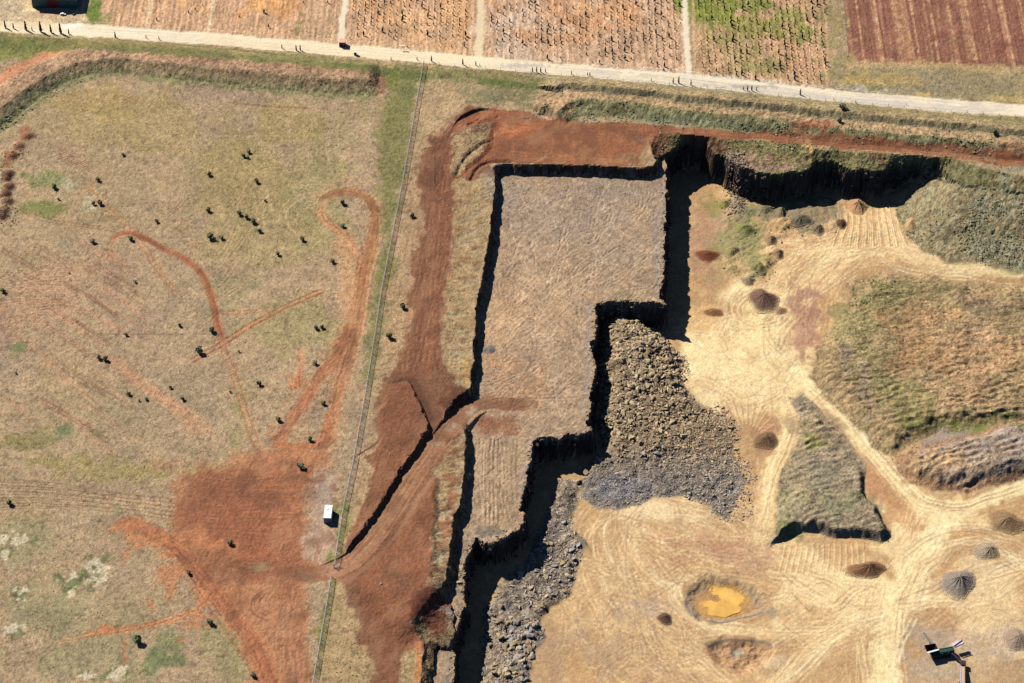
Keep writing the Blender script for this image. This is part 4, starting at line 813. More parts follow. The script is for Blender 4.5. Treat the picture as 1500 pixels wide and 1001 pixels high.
# coarse field
xa, ya, da = pick_in(RUB_px, -12.5, 15000, rr)
dens = fbm(xa, ya, 7, 3, 77); keep = (rr.random(len(xa)) < np.clip(.75+.5*dens, .25, 1)) & (da > rr.exponential(.8, len(xa))-.4); xa, ya, da = xa[keep], ya[keep], da[keep]; ua, va = UV(xa, ya, -12.0)
coarse = ss(va, 700, 600)*ss(ua, 1080, 960)
sa_ = (.17+rr.gamma(1.0, .21, len(xa)))*(.5+.75*coarse)
xb, yb, db = pick_in(RUB2_px, -15, 9500, rr)
uq, vq = UV(xb, yb, -15.0); bare = np.zeros(len(xb), bool)
for (cx_, cy_, rx_, ry_) in [(737,862,16,26),(750,898,30,14),(722,966,12,40),(770,806,16,20),(850,718,20,14),(838,740,18,20),(822,715,14,14)]: bare |= ((uq-cx_)/rx_)**2+((vq-cy_)/ry_)**2 < 1
keep = ~bare | (rr.random(len(xb)) < .12); keep &= rr.random(len(xb)) < np.clip(.7+.6*fbm(xb, yb, 6, 3, 78), .2, 1); keep &= db > rr.exponential(.7, len(xb))-.5; xb, yb, db = xb[keep], yb[keep], db[keep]; ub, vb = UV(xb, yb, -15.0)
sb_ = (.12+rr.gamma(.75, .26, len(xb)))*(.6+.55*ss(vb, 880, 920)*1.0+.25*ss(vb, 790, 800))
# spill beyond the edge
xc, yc, _ = pick_in([(980,600),(1060,592),(1085,625),(1085,660),(1110,690),(1100,760),(1050,762),(1030,735),(1000,725)], -14.5, 1500, rr); sc_ = .16+rr.gamma(1.6, .12, len(xc))
xd, yd, _ = pick_in([(968,505),(1005,515),(1012,545),(1000,560)], -14.5, 260, rr); sd_ = .15+rr.gamma(1.6, .12, len(xd))
xs = np.concatenate([xa, xb, xc, xd]); ys = np.concatenate([ya, yb, yc, yd]); sz = np.clip(np.concatenate([sa_, sb_, sc_, sd_]), .12, 1.35)
uu_, vv_ = UV(xs, ys, -13)
zs = hz(xs, ys)+sz*.12
ok = zs < -5.0; xs, ys, zs, sz, uu_, vv_ = [a[ok] for a in (xs, ys, zs, sz, uu_, vv_)]
g = (ss(vv_, 640, 710)*(uu_ < 1110)*.9+.1*(uu_ < 0))[:, None]
tone = rr.uniform(.85, 1.25, len(xs))[:, None]
cr = (np.array([190,167,136])*(1-g)+np.array([172,162,154])*g)*tone
warm = rr.random(len(xs)) < .1; cr[warm] *= np.array([1.08, 1.0, .92]); pale = rr.random(len(xs)) < np.where((vv_ > 740) & (uu_ < 870), .3, .12); cr[pale] = np.array([214,192,164])*rr.uniform(.85, 1.1, pale.sum())[:, None]
crl = np.clip(lin(np.clip(cr, 0, 250))/KL, 0, .8)
order = np.argsort(-sz*(.8+.2*(vv_/1000))); inframe = (uu_ > 0) & (uu_ < 1500) & (vv_ < 1001)
big = [i for i in order if inframe[i]][:300]; bigset = np.zeros(len(xs), bool); bigset[big] = True
# gravel fines
def fines(pts, z, n, s0, s1, col, seed):
    r = np.random.default_rng(seed); x, y, d = pick_in(pts, z, n, r); c = np.array(col)*r.uniform(.7, 1.25, len(x))[:, None]
    return x, y, hz(x, y)+.02, r.uniform(s0, s1, len(x)), np.clip(lin(np.clip(c, 0, 250))/KL, 0, .8)
fsets = [fines([(856,700),(880,690),(960,715),(945,730),(900,742),(860,730)], -14.5, 2600, .12, .26, (164,160,166), 1), fines([(740,860),(790,830),(820,840),(800,880),(745,900),(735,880)], -15, 1500, .12, .24, (150,142,142), 2),
         fines([(960,640),(1070,630),(1085,700),(1040,740),(960,712)], -14, 2600, .12, .28, (160,146,134), 3), fines([(768,790),(820,730),(812,705),(840,700),(846,735),(830,780),(790,830)], -15, 1200, .12, .24, (150,142,138), 4)]
sm = ~bigset
X2 = np.concatenate([xs[sm]]+[f[0] for f in fsets]); Y2 = np.concatenate([ys[sm]]+[f[1] for f in fsets]); Z2 = np.concatenate([zs[sm]]+[f[2] for f in fsets]); S2 = np.concatenate([sz[sm]]+[f[3] for f in fsets]); C2 = np.concatenate([crl[sm]]+[f[4] for f in fsets])
link('rubble', scatter_mesh('rubble', sp_, X2, Y2, Z2, S2, C2, MSTONE, 3), kind='stuff', label='blasted grey-brown stones heaped below the quarry bench', cat='rubble')
# named boulders, mesh data shared by tone and shape
tones = [(124,108,88),(160,140,112),(184,162,130),(206,186,152),(150,144,144),(186,180,178)]
bmesh_cache = {}
def boulder_mesh(shape, tone_):
    if (shape, tone_) not in bmesh_cache:
        V, Fa = rp[shape]; bmesh_cache[(shape, tone_)] = mesh_np('boulder', V, Fa, MSTONE, np.repeat(np.clip(lin(np.array([tones[tone_]], float))/KL, 0, .8), len(V), 0), 3)
    return bmesh_cache[(shape, tone_)]
tname = ['dark brown', 'brown', 'tan', 'pale tan', 'grey', 'light grey']
def boulder(x, y, z, s, tn, lab, i, grp='boulders in the blasted rubble'):
    r = np.random.default_rng(2000+i)
    return link('boulder', boulder_mesh(int(r.integers(6)), tn), label=lab, cat='boulder', group=grp, loc=(x, y, z), rot=(r.uniform(-.4, .4), r.uniform(-.4, .4), r.uniform(0, 6.28)), scl=(s*r.uniform(.8, 1.25), s, s*r.uniform(.8, 1.1)))
for i in big:
    L = cr[i].mean(); isg = vv_[i] > 665
    tn = (4 if L < 165 else 5) if isg and uu_[i] > 840 or (isg and L > 150 and rr.random() < .5) else int(np.clip((L-115)/22, 0, 3))
    size_w = 'huge' if sz[i] > 1.0 else 'large' if sz[i] > .8 else 'middling'
    if uu_[i] > 868 and vv_[i] < 770:
        where = ['topmost part', 'upper part', 'upper middle', 'lower middle', 'lower part', 'foot'][int(np.clip((vv_[i]-455)/48, 0, 5))]+' of main rubble heap'
        where += [', beside shaded face', ', left of centre', ', at centre', ', right of centre', ', outer edge'][int(np.clip((uu_[i]-870)/38, 0, 4))]
    else:
        where = ['top end', 'upper part', 'middle', 'lower part', 'bottom end'][int(np.clip((vv_[i]-700)/60, 0, 4))]+' of grey rubble strip'
        where += [', pit wall side', ', mid-strip', ', open floor side'][int(np.clip((uu_[i]-700-(1001-vv_[i])*.22)/32, 0, 2))]
    if 'grey rubble strip' in where: tn = [2, 3, 5, 3, 5, 1][i % 6]
    r2 = np.random.default_rng(2000+i); r2.integers(6); r2.uniform(-.4, .4, 2); r2.uniform(0, 6.28); q1, q2 = r2.uniform(.8, 1.25), r2.uniform(.8, 1.1)
    tname_i = ('long ' if q1 > 1.12 else 'flat ' if q2 < .88 else 'squat ' if q1 < .93 else 'blocky ')+tname[tn]
    boulder(xs[i], ys[i], zs[i], sz[i], tn, f'{size_w} {tname_i} boulder, {where}', i)
# loners
for i, (px, py, s, tn, lab) in enumerate([(858,693,1.35,3,'biggest pale boulder alone beside the rubble foot, by the shaded face'), (846,706,1.15,3,'pale tan boulder on bare ground left of the grey gravel'), (841,820,.95,5,'light boulder at the right tip of the rubble strip'), (673,854,.8,3,'white boulder on the grey ledge below the bench end'),
        (737,777,.4,3,'small white boulder on the south lip of the lower bench, left of a pair'), (741,778,.4,5,'small white boulder on the south lip of the lower bench, right of a pair'), (754,762,.4,3,'small pale boulder near the east lip of the lower bench'), (571,666,.35,3,'small white boulder alone on the red fill west of the ramp'), (600,622,.3,5,'small stone on the red fill, north of the others'), (607,733,.35,5,'small white stone on the red ramp'), (558,856,.4,5,'white stone on the dark patch east of the gate')]):
    x, y, z = at(px, py, -15 if px > 800 else (-4 if px > 670 else 0)); boulder(x, y, z+s*.3, s, tn, lab, 5000+i, 'lone boulders')
# crumbled edge stones along bench lip
rr = np.random.default_rng(13); ex, ey = [], []
wB = PW(B_px, -4.2)[2:62]
for i in range(len(wB)-1):
    L = np.linalg.norm(wB[i+1, :2]-wB[i, :2]); n = int(L*2.2); t = rr.random(n)[:, None]; q = wB[i, :2]*(1-t)+wB[i+1, :2]*t+rr.normal(0, .7, (n, 2)); ex.append(q[:, 0]); ey.append(q[:, 1])
ex = np.concatenate(ex); ey = np.concatenate(ey); ez = hz(ex, ey); k = ez > -9; ex, ey, ez = ex[k], ey[k], ez[k]
ec = np.array([176,146,116])*rr.uniform(.7, 1.25, len(ex))[:, None]
link('edge_stones', scatter_mesh('edge_stones', sp_, ex, ey, ez+.1, rr.uniform(.15, .5, len(ex)), np.clip(lin(ec)/KL, 0, .8), MSTONE, 5), kind='stuff', label='loose broken stones along the crumbling bench lip', cat='stones')
# blocks standing proud of the sheer faces
fx, fy, fz = [], [], []; rr = np.random.default_rng(14)
for (ln, z_top, lo_, n_m) in ((wB, -4.2, -15.2, 1.5), (PW(W_px, -3.0)[:36], -3.0, -14.5, 1.3)):
    for i in range(len(ln)-1):
        e = ln[i+1, :2]-ln[i, :2]; L = np.hypot(*e)
        if L < .3: continue
        n = int(L*n_m)+1; t = rr.random(n)[:, None]; nn = np.array([e[1], -e[0]])/L
        mid = (ln[i, :2]+ln[i+1, :2])/2
        if hz(mid[0]+nn[0]*3, mid[1]+nn[1]*3) > hz(mid[0]-nn[0]*3, mid[1]-nn[1]*3): nn = -nn
        z = rr.uniform(lo_, z_top-.8, n); off = ((z_top-z)/9.0)[:, None]+.15
        q = ln[i, :2]*(1-t)+ln[i+1, :2]*t+nn*off; fx.append(q[:, 0]); fy.append(q[:, 1]); fz.append(np.maximum(z, hz(q[:, 0], q[:, 1])-3))
fx, fy, fz = map(np.concatenate, (fx, fy, fz))
link('face_blocks', scatter_mesh('face_blocks', sp_, fx, fy, fz, rr.uniform(.35, 1.1, len(fx)), np.clip(lin(np.array([92, 78, 70])*rr.uniform(.7, 1.3, len(fx))[:, None])/KL, 0, .8), MSTONE, 8), kind='stuff', label='dark jointed blocks standing out of the sheer quarry faces', cat='rocks')
# angular blocks spilling at the collapsed corner of the north face
x, y, d = pick_in([(1064,228),(1078,236),(1092,250),(1100,262),(1085,285),(1072,292),(1076,262),(1066,244)], -6, 420, rr); x = x+rr.normal(0, 1.2, len(x)); zz = hz(x, y)+.2
link('rockfall', scatter_mesh('rockfall', sp_, x, y, zz, rr.uniform(.18, .6, len(x)), np.clip(lin(np.array([186,168,150])*rr.uniform(.6, 1.2, len(x))[:, None])/KL, 0, .8), MSTONE, 6), kind='stuff', label='broken blocks tumbling down the north quarry face', cat='rocks')
print('rocks', time.time()-T0)

# ================================================================== STOCKPILES
def pile(px, py, rx, ry, h, col, label, z0=-15, name='gravel_pile', ridges=5, seed=0, skew=(0, 0), top=None, flat=0.0, group='stockpiles'):
    x0, y0, zb = at(px, py, z0); xe, _ = P(px+rx, py, zb); _, yn = P(px, py-ry, zb); rx = xe-x0; ry = yn-y0
    r = np.random.default_rng(seed); nr, na = 22, 72
    V = []; Cc = []
    ph = r.uniform(0, 6.28, 6); am = r.uniform(.3, 1, 6)
    base = lin(np.array(col, float))/KL
    for i in range(nr+1):
        for j in range(na):
            a = j/na*2*math.pi; t = i/nr
            out = 1+.10*math.sin(2*a+ph[0])+.08*math.sin(3*a+ph[2])+.05*math.sin(5*a+ph[1])
            x = x0+math.cos(a)*rx*t*out+skew[0]*(1-t); y = y0+math.sin(a)*ry*t*out+skew[1]*(1-t)
            prof = (1-min(1, math.sqrt(t*t+.012)))**1.25 if not flat else (.5+.5*math.cos(math.pi*t))**.9
            gul = sum(am[k]*math.sin((ridges+k*3)*a+ph[k]+2*t) for k in range(4))*.035
            z = .85*h*(prof*(1+gul*(1-t)*min(1, t*4)*2.2)) + r.normal(0, .05)*t*min(1, 3*t)
            V.append((x, y, z)); Cc.append(base*(1+r.normal(0, .06)*min(1, 2*t)+gul*.3))
    V = np.array(V); g_ = hz(V[:, 0], V[:, 1])
    fu = np.interp(UV(V[:, 0], V[:, 1])[0], us, np.arange(NU)).astype(int); fv = np.interp(UV(V[:, 0], V[:, 1])[1], vs, np.arange(NV)).astype(int)
    tt = np.repeat(np.arange(nr+1)/nr, na); wq = ss(tt+.10*np.sin(np.arange(len(V))*1.7), .68, 1.02)[:, None]
    Cc = list(np.array(Cc)*(1-wq)+ALBC[fv, fu]*wq); V[:, 2] = np.where(np.arange(len(V)) >= nr*na, g_-.5, g_*.5+zb*.5+V[:, 2]-.02)
    Fq = []
    for i in range(nr):
        for j in range(na):
            a, b = i*na+j, i*na+(j+1) % na; Fq.append((a, b, b+na, a+na) if False else (a, a+na, b+na, b))
    me = mesh_np(name, V, np.array(Fq), MG, np.clip(np.array(Cc), 0, .8))
    return link(name, me, label=label, cat='pile', group=group)
pile(1118,441,25,19,4.2,(126,98,84),'dark brown conical gravel pile ringed by pale wheel tracks',seed=1,skew=(0,.5))
pile(715,512,13,8.5,1.0,(150,140,134),'low smooth grey mound on the bench beside the shaded drop',-4.2,seed=2,flat=.35,ridges=2)
pile(1268,836,33,14,3.4,(140,104,76),'brown dug-into pile below the cliff of the small spoil heap',seed=3,skew=(1.2,.4),name='earth_pile')
pile(1402,856,31,22,4.2,(150,138,128),'grey cone-shaped gravel pile with dark eastern shade',seed=4,skew=(.8,.6))
pile(1443,808,24,13,2.6,(176,158,134),'pale grey-tan gravel pile behind the grey cone',seed=5,skew=(1.6,0))
pile(1474,766,32,18,3.4,(154,126,96),'brown ridged earth pile near the right edge',seed=6,name='earth_pile')
pile(974,907,13,10,1.8,(110,86,74),'small very dark pile on the dusty floor left of the pond',seed=7,name='earth_pile')
pile(1492,938,26,20,3.2,(168,146,128),'grey-brown gravel pile cut by the right edge below the others',seed=8)
pile(1122,646,22,13,2.6,(128,102,78),'dark brown earth pile at the bend of the narrow haul road',seed=9,name='earth_pile')
pile(1256,304,17,17,3.6,(190,148,112),'tan tipped earth mound at the top of the dozer ramp',seed=10,name='earth_pile')
pile(1334,330,9,12,2.2,(206,170,126),'narrow cream earth mound at the right side of the dozer ramp',seed=11,name='earth_pile')
pile(1143,455,10,7,1.0,(176,140,110),'low tan heap just right of the dark conical pile',seed=12,name='earth_pile')
for i, (x, y, rx, ry, h, col, lab) in enumerate([(1120,308,13,10,1.9,(142,134,104),'grey-green tipped heap nearest the rock spill'),(1144,312,10,11,2.2,(146,132,108),'round grey tipped heap in the shade edge'),(1172,322,19,11,2.0,(132,120,100),'wide dark grey tipped heap behind the round one'),
     (1172,300,13,9,1.8,(148,136,108),'tan-grey tipped heap against the north shadow'),(1205,298,18,11,2.4,(152,140,108),'grassy tipped heap left of the dozer ramp crest'),(1198,336,11,9,1.8,(140,126,104),'small grey tipped heap below the wide one'),(1232,328,9,9,1.6,(112,90,72),'dark brown tipped heap touching the ramp'),(1128,352,12,9,1.9,(170,140,110),'tan heap south of the green hummocks'),
     (1110,392,14,10,1.8,(150,142,96),'green-topped heap west of the track fan'),(1092,336,16,10,2.0,(140,142,86),'mossy green hummock among the tipped heaps'),(1140,372,10,8,1.7,(160,134,104),'small brown heap beside the western track'),(1072,368,14,9,1.6,(160,148,104),'low green and tan heap behind the red-brown spill'),(1060,300,12,8,1.5,(156,146,92),'yellow-green hummock at the corner of the shadow'),(1096,412,12,7,1.4,(164,146,120),'low grey heap furthest south of the green hummocks')]):
    pile(x, y, rx, ry, h, col, lab, seed=30+i, name='earth_mound', group='tipped heaps below the north face', ridges=3, flat=.15)
pile(1036,374,18,9,1.6,(128,76,54),'dark red-brown spilled earth pile beside the deep shadow',seed=60,name='earth_pile')
pile(1046,458,15,7,1.1,(150,108,76),'low brown earth pile left of the dark conical pile',seed=61,name='earth_pile')

# ================================================================== PLANTS
def leafmat(name, col, var=.35): return plain(name, col, .75, 0, var, 2.5)
ML1 = leafmat('dark_leaves', (.11,.125,.05)); ML2 = leafmat('conifer_leaves', (.022,.034,.018)); ML3 = leafmat('grey_green_leaves', (.10,.115,.075)); MT = plain('bark', (.09,.065,.045), .9)
MSC = earth_mat('scrub_leaves', 3.0, .35, .2)
def bush_mesh(seed, h=1.5, w=.85, n=90, kind='round'):
    r = np.random.default_rng(seed); V = []; Fa = []
    lob = [(r.normal(0, .3, 2)*w, h*r.uniform(.4, .75), w*r.uniform(.35, .6)) for _ in range(5)]
    for i in range(n):
        if kind == 'round':
            (lx, ly), lz, lr = lob[i % 5]; d = r.normal(size=3); d /= np.linalg.norm(d); c = np.array([lx, ly, lz])+d*lr*r.uniform(.5, 1.05)
        else:
            t = r.random()**1.2; a = r.uniform(0, 6.28); rad = w*(1-t)**.8*r.uniform(.55, 1.05)*min(1, .4+t*6); c = np.array([math.cos(a)*rad, math.sin(a)*rad, h*(.06+.94*t)])
        u = r.normal(size=3); u /= np.linalg.norm(u); v = np.cross(u, r.normal(size=3)); v /= np.linalg.norm(v); s = (.16 if kind == 'round' else .13)*r.uniform(.7, 1.5)*(h/1.5)**.6
        k = len(V); V += [c+u*s, c+v*s*.8, c-u*s, c-v*s*.8]; Fa.append((k, k+1, k+2, k+3))
    return np.array(V), np.array(Fa)
def core_mesh(h, w, kind, seed):
    V, Fa = ico(2, seed, 1.0, .22)
    if kind == 'round': V = V*np.array([w*.75, w*.75, h*.38])+np.array([0, 0, h*.52])
    else: t = (V[:, 2]+1)/2; V = np.stack([V[:, 0]*w*.9*(1-.55*t), V[:, 1]*w*.9*(1-.55*t), t*h*.98+.02*h], 1)
    return V, Fa
def crown(name, seed, h, w, n, kind, mat):
    V, Fq = bush_mesh(seed, h, w, n, kind); Vc, Fc = core_mesh(h, w, kind, seed+9)
    me = bpy.data.meshes.new(name); me.from_pydata([tuple(v) for v in np.vstack([V, Vc])], [], [tuple(f) for f in Fq]+[tuple(f+len(V)) for f in Fc]); me.materials.append(mat); return me
def trunk(name, h, rad):
    bm = bmesh.new(); bmesh.ops.create_cone(bm, cap_ends=True, segments=6, radius1=rad, radius2=rad*.5, depth=h); 
    for v in bm.verts: v.co.z += h/2-.1
    for s in (0, 1):
        g_ = bmesh.ops.create_cone(bm, cap_ends=True, segments=5, radius1=rad*.5, radius2=rad*.25, depth=h*.6)
        for v in g_['verts']: v.co.x += (v.co.z+h*.3)*(.5 if s else -.6); v.co.z += h*.95
    me = bpy.data.meshes.new(name); bm.to_mesh(me); bm.free(); me.materials.append(MT); return me
shr = [crown('crown', 100+k, 1.5, .85, 90, 'round', [ML1, ML1, ML3][k % 3] if k != 2 else ML1) for k in range(4)]
shrp = crown('crown', 140, 1.3, .8, 90, 'round', ML3); trk = trunk('trunk', .5, .07)
SH = [(365,221,1.1),(357,227,1),(363,229,.7),(307,254,1),(376,265,1.1),(180,225,.9),(143,262,1),(80,273,1.2),(147,297,1.2),(137,297,.9),(136,353,1.2),(192,349,1.1),(230,323,.9),(305,307,1.1),(308,347,1.5),(325,347,1.1),(351,312,1.1),(361,317,1.1),(371,324,1.2),(380,337,1),(388,292,.7),(306,394,.0),
      (407,371,1),(412,369,.0),(443,350,1.1),(487,382,1),(502,296,1.2),(502,330,1.1),(293,515,1.6),(310,483,1.2),(263,475,.8),(185,489,.8),(198,411,.8),(145,523,1),(154,525,1.2),(380,561,1.1),(189,576,.9),(214,583,.8),(204,585,.5),(268,583,.9),(250,566,.7),(408,614,1.1),(462,531,1.1),(463,479,1),(472,478,.9),(474,590,1),(454,643,1),
      (441,682,1.6),(14,736,1.2),(338,795,1.1),(202,939,1.7),(308,911,1.3),(370,988,1.2),(604,315,1.1),(590,449,1.3),(570,492,1.4),(4,425,1.1),(102,398,.5),(24,545,.5),(350,513,.5),(337,572,.5),(277,838,.9),(1234,158,2.0),(1229,176,1.2),(1456,193,1.3),(322,842,.0),(86,290,.6)]
SH = [s for s in SH if s[2] > 0]
def near_words(px, py):
    v = 'upper' if py < 330 else 'middle' if py < 620 else 'lower'; h_ = 'left' if px < 170 else 'centre' if px < 380 else 'right'
    return v, h_
used_lab = {}
special = {(308,347): 'largest bush of the upper paddock, with a smaller one to its right', (293,515): 'big bush at the end of the short diagonal tyre tracks', (310,483): 'bush beside the curved red track on the paddock', (441,682): 'bush in the scraped patch at the top edge of the red earth', (14,736): 'lone bush at the left edge below the tyre lines', (338,795): 'spindly dark bush standing alone on the red earth', (202,939): 'largest lone bush near the bottom left, by the orange scrape', (308,911): 'bush left of the converging red tracks at the bottom', (370,988): 'bush at the bottom edge beside the red track', (604,315): 'dark bush between the fence and the red haul road, uppermost of three', (590,449): 'dark bush between the fence and the red haul road, middle of three', (570,492): 'dark bush close to the fence, lowest of three', (502,296): 'bush inside the top of the orange turning loop', (502,330): 'bush in the middle of the orange turning loop', (1234,158): 'round green bush on the bank under the pale road', (1229,176): 'small dark bush on the bank below the round one', (1456,193): 'dark bush on the bank near the right edge', (192,349): 'bush inside the bend of the curved red track', (454,643): 'bush inside the oval of red tracks by the red earth', (474,590): 'bush between the two arms of the red tracks', (4,425): 'bush cut by the left edge of the picture'}
for i, (px, py, s) in enumerate(SH):
    x, y, z = at(px, py+3)
    if (px, py) in special: lab = special[(px, py)]
    else:
        row = ['close under the north-west bank', 'on the upper paddock', 'level with the top of the orange loop', 'above the short diagonal tyre tracks', 'level with the diagonal tyre tracks', 'on the middle paddock', 'on the lower middle paddock', 'just above the red earth', 'on the bottom paddock'][int(np.clip(np.searchsorted([240, 285, 330, 400, 480, 540, 600, 700], py), 0, 8))]
        colw = ['at the far left', 'left of centre', 'near the centre', 'right of centre', 'towards the fence'][int(np.clip(px/105, 0, 4))]
        lab = f'{["tiny", "small", "green", "full"][int(np.searchsorted([.6, .95, 1.15], s))]} bush {row}, {colw}'
        n_u = used_lab.get(lab, 0); used_lab[lab] = n_u+1
        if n_u: lab = lab.replace(' bush', [' second bush from left', ' third bush from left', ' fourth bush from left'][min(n_u-1, 2)])
    root = link('shrub', None, label=lab, cat='bush', group='bushes scattered over the dry paddock' if px < 520 and px > 4 else 'bushes near the quarry', loc=(x, y, z), rot=(0, 0, i*1.7), scl=(s*1.1, s*1.1, s*1.15))
    link('crown', shr[i % 4] if i % 5 else shrp, parent=root); link('trunk', trk, parent=root)
# roadside cypresses
cy = [crown('crown', 200+k, 3.6, .42, 110, 'cone', ML2) for k in range(3)]; ctr = trunk('trunk', .4, .07)
CY = [(8,41,1),(20,42,.75),(38,44,1.25),(47,45,.5),(60,47,1.4),(75,48,1.1),(89,49,1.35),(101,50,.7),(169,55,.8),(214,56,.45),(233,58,.5),(413,71,.55),(434,74,.75),(440,74,.75),(573,88,.45),(611,88,.45),(632,90,.75),(678,95,.8),(697,96,.6),(703,97,.4),(780,105,.6),(786,106,.7),(792,106,.7),(799,106,.5),(837,109,.5),(861,111,.5),(864,111,.5),(954,119,.4),(986,122,.7),(994,122,.9),(1012,125,.7),(1089,132,.5),(1095,133,.75),(1101,133,.75),(1108,133,.5),(1107,131,.0),(1172,139,.8),(1100,130,.0),(1221,147,.35),(1253,151,.35),(1328,154,.3)]
CY = [c for c in CY if c[2] > 0]
for i, (px, py, s) in enumerate(CY):
    x, y, z = at(px, py)
    if px < 130: w_ = ['leftmost dark cypress at the verge below the forecourt','second cypress from the left, shorter, below the forecourt','tall cypress third from the left below the forecourt','tiny cypress between two tall ones below the shed','tallest cypress, below the middle of the shed front','cypress below the red shed door side, slightly leaning','tall cypress where the white gravel patch begins','small cypress at the end of the row by the white gravel'][i]
    else:
        w_ = f'{"tiny" if s < .48 else "small" if s < .65 else "slim dark"} cypress on the road verge, ' + ('far west of kiosk' if px < 240 else 'west of the red kiosk' if px < 500 else 'between the red kiosk and the fence top' if px < 622 else 'right of the fence top' if px < 720 else 'in the row of four below the wide field' if px < 805 else 'just past the row of four' if px < 960 else 'by the third field track junction' if px < 1030 else 'in the cluster below the green field' if px < 1130 else 'towards the right end of the road')
    root = link('cypress_tree', None, label=w_, cat='tree', group='young cypresses along the gravel road', loc=(x, y, z), rot=(0, 0, i), scl=(s, s, s*1.02))
    link('crown', cy[i % 3], parent=root); link('trunk', ctr, parent=root)
# nursery trees
def small_tree(seed, h, w, n):
    V, Fq = bush_mesh(seed, h, w, n, 'cone'); Vc, Fc = ico(1, seed, 1, .2); t = (Vc[:, 2]+1)/2
    Vc = np.stack([Vc[:, 0]*w*.7*(1.1-.8*t), Vc[:, 1]*w*.7*(1.1-.8*t), t*h*.95+.05], 1)
    T3 = []
    for f in Fq: T3 += [(f[0], f[1], f[2]), (f[0], f[2], f[3])]
    return np.vstack([V, Vc]), np.array(T3+[tuple(f+len(V)) for f in Fc])
stp = [small_tree(300+k, 1.7, .5, 14) for k in range(5)]
MN = earth_mat('nursery_leaves', 3.0, .35, .1)
rr = np.random.default_rng(21); pos = []
blocks = [(512,508,692,688,.95,1), (716,713,996,998,.88,2), (1020,1022,1208,1210,.97,3), (160,160,490,490,.05,0)]
ac_lo, ac_hi = -150, 260
for kx in range(-80, 110):
    ac = kx*2.55
    for ky in range(0, 60):
        al = 135+ky*2.35
        a2 = ac+rr.normal(0, .12); l2 = al+rr.normal(0, .25); x = a2*sa+l2*ca; y = -a2*ca+l2*sa
        u, v = UV(x, y)
        if v < -60: continue
        ry_ = np.interp(u, [p[0] for p in GR], [p[1] for p in GR])
        for (xa0, xb0, xa1, xb1, dens, bid) in blocks:
            t = v/ry_
            if xa0+(xb0-xa0)*t < u < xa1+(xb1-xa1)*t and v < ry_-11:
                clus = .5+.8*float(vnoise(np.array([ac/2.55*.9+bid*9]), np.array([al/14.0]))[0]); dd_ = dens*(.55+.75*clus)
                if bid in (1, 2): dd_ *= (1 if v < ry_-32 else .45 if v < ry_-20 else .2)
                if bid == 2 and u < 790: dd_ *= .7
                if rr.random() < dd_: pos.append((x, y, rr.choice([.45, .6, .75, .95, 1.35], p=[.18, .27, .28, .2, .07])*1.12, bid, u, v))
                break
pos = np.array(pos); print('nursery trees', len(pos))
vis = (pos[:, 5] > 0) & (pos[:, 4] > 0) & (pos[:, 4] < 1500)
sc_o = np.where(vis, pos[:, 2]*(1+.05*pos[:, 5]/100), 0); o_ = np.argsort(-sc_o); top = set(o_[:300].tolist())
tcol = [(.024,.030,.020),(.020,.026,.020),(.034,.046,.020)]
tms = [mesh_np('nursery_tree', V, Fa, MN, np.repeat(np.array([tcol[k % 3]]), len(V), 0), 3) for k, (V, Fa) in enumerate(stp)]
bn = {0: 'sparse left field', 1: 'orange field', 2: 'wide pale field', 3: 'weedy green field'}
for n_, i in enumerate(sorted(top)):
    x, y, s, b, u, v = pos[i]; b = int(b)
    szw = 'tall' if s > 1.2 else 'well-grown' if s > .9 else 'medium' if s > .7 else 'small'
    rw = ['at the top edge', 'near the top edge', 'above mid-field', 'below mid-field', 'near the road', 'close to the road', 'hard by the road'][int(np.clip(v/17, 0, 6))]
    third = ''
    if b in (1, 2, 3):
        lo, hi = {1: (508, 692), 2: (713, 998), 3: (1020, 1210)}[b]; q = (u-lo)/(hi-lo); third = ['leftmost ', 'left ', 'left-centre ', 'middle ', 'right-centre ', 'right ', 'rightmost '][int(np.clip(q*7, 0, 6))]
    link('nursery_tree', tms[n_ % 5], label=f'{szw} dark sapling {rw}, {third}rows of the {bn[b]}', cat='tree', group='saplings in the tree field rows', loc=(x, y, float(hz(x, y))-.03), rot=(0, 0, n_*1.3), scl=(s, s, s))
rest = np.array([i for i in range(len(pos)) if i not in top])
px_, py_, ps_ = pos[rest, 0], pos[rest, 1], pos[rest, 2]
link('sapling_rows', scatter_mesh('sapling_rows', stp, px_, py_, hz(px_, py_), ps_, np.array([tcol[i % 3] for i in range(len(rest))]), MN, 9), kind='stuff', label='smaller saplings filling the rows of the tree fields', cat='trees')
print('trees', time.time()-T0)
# scrub on the banks and heaps
def scrub(name, sets, label, seed):
    r = np.random.default_rng(seed); xs_, ys_, ss_, cs = [], [], [], []
    for (pts, z, n, s0, s1, cols) in sets:
        x, y, d = pick_in(pts, z, n, r); k = fbm(x, y, 6, 2, 7)+r.normal(0, .4, len(x)) > .15; x, y = x[k], y[k]
        xs_.append(x); ys_.append(y); ss_.append(s0+(s1-s0)*r.random(len(x))**3); c = np.array(cols)[r.integers(len(cols), size=len(x))]*r.uniform(.75, 1.2, len(x))[:, None]; cs.append(c)
    x = np.concatenate(xs_); y = np.concatenate(ys_); s = np.concatenate(ss_); c = np.clip(lin(np.clip(np.concatenate(cs), 0, 250))/KL, 0, .8)
    link(name, scatter_mesh(name, [ico(1, 70+k, .62, .42) for k in range(7)], x, y, hz(x, y)+s*.15, s, c, MSC, seed), kind='stuff', label=label, cat='scrub')
GG = [(154,158,132),(164,166,144),(138,144,112),(124,126,90)]; GO = [(144,142,98),(158,148,106),(122,126,80),(168,154,114)]
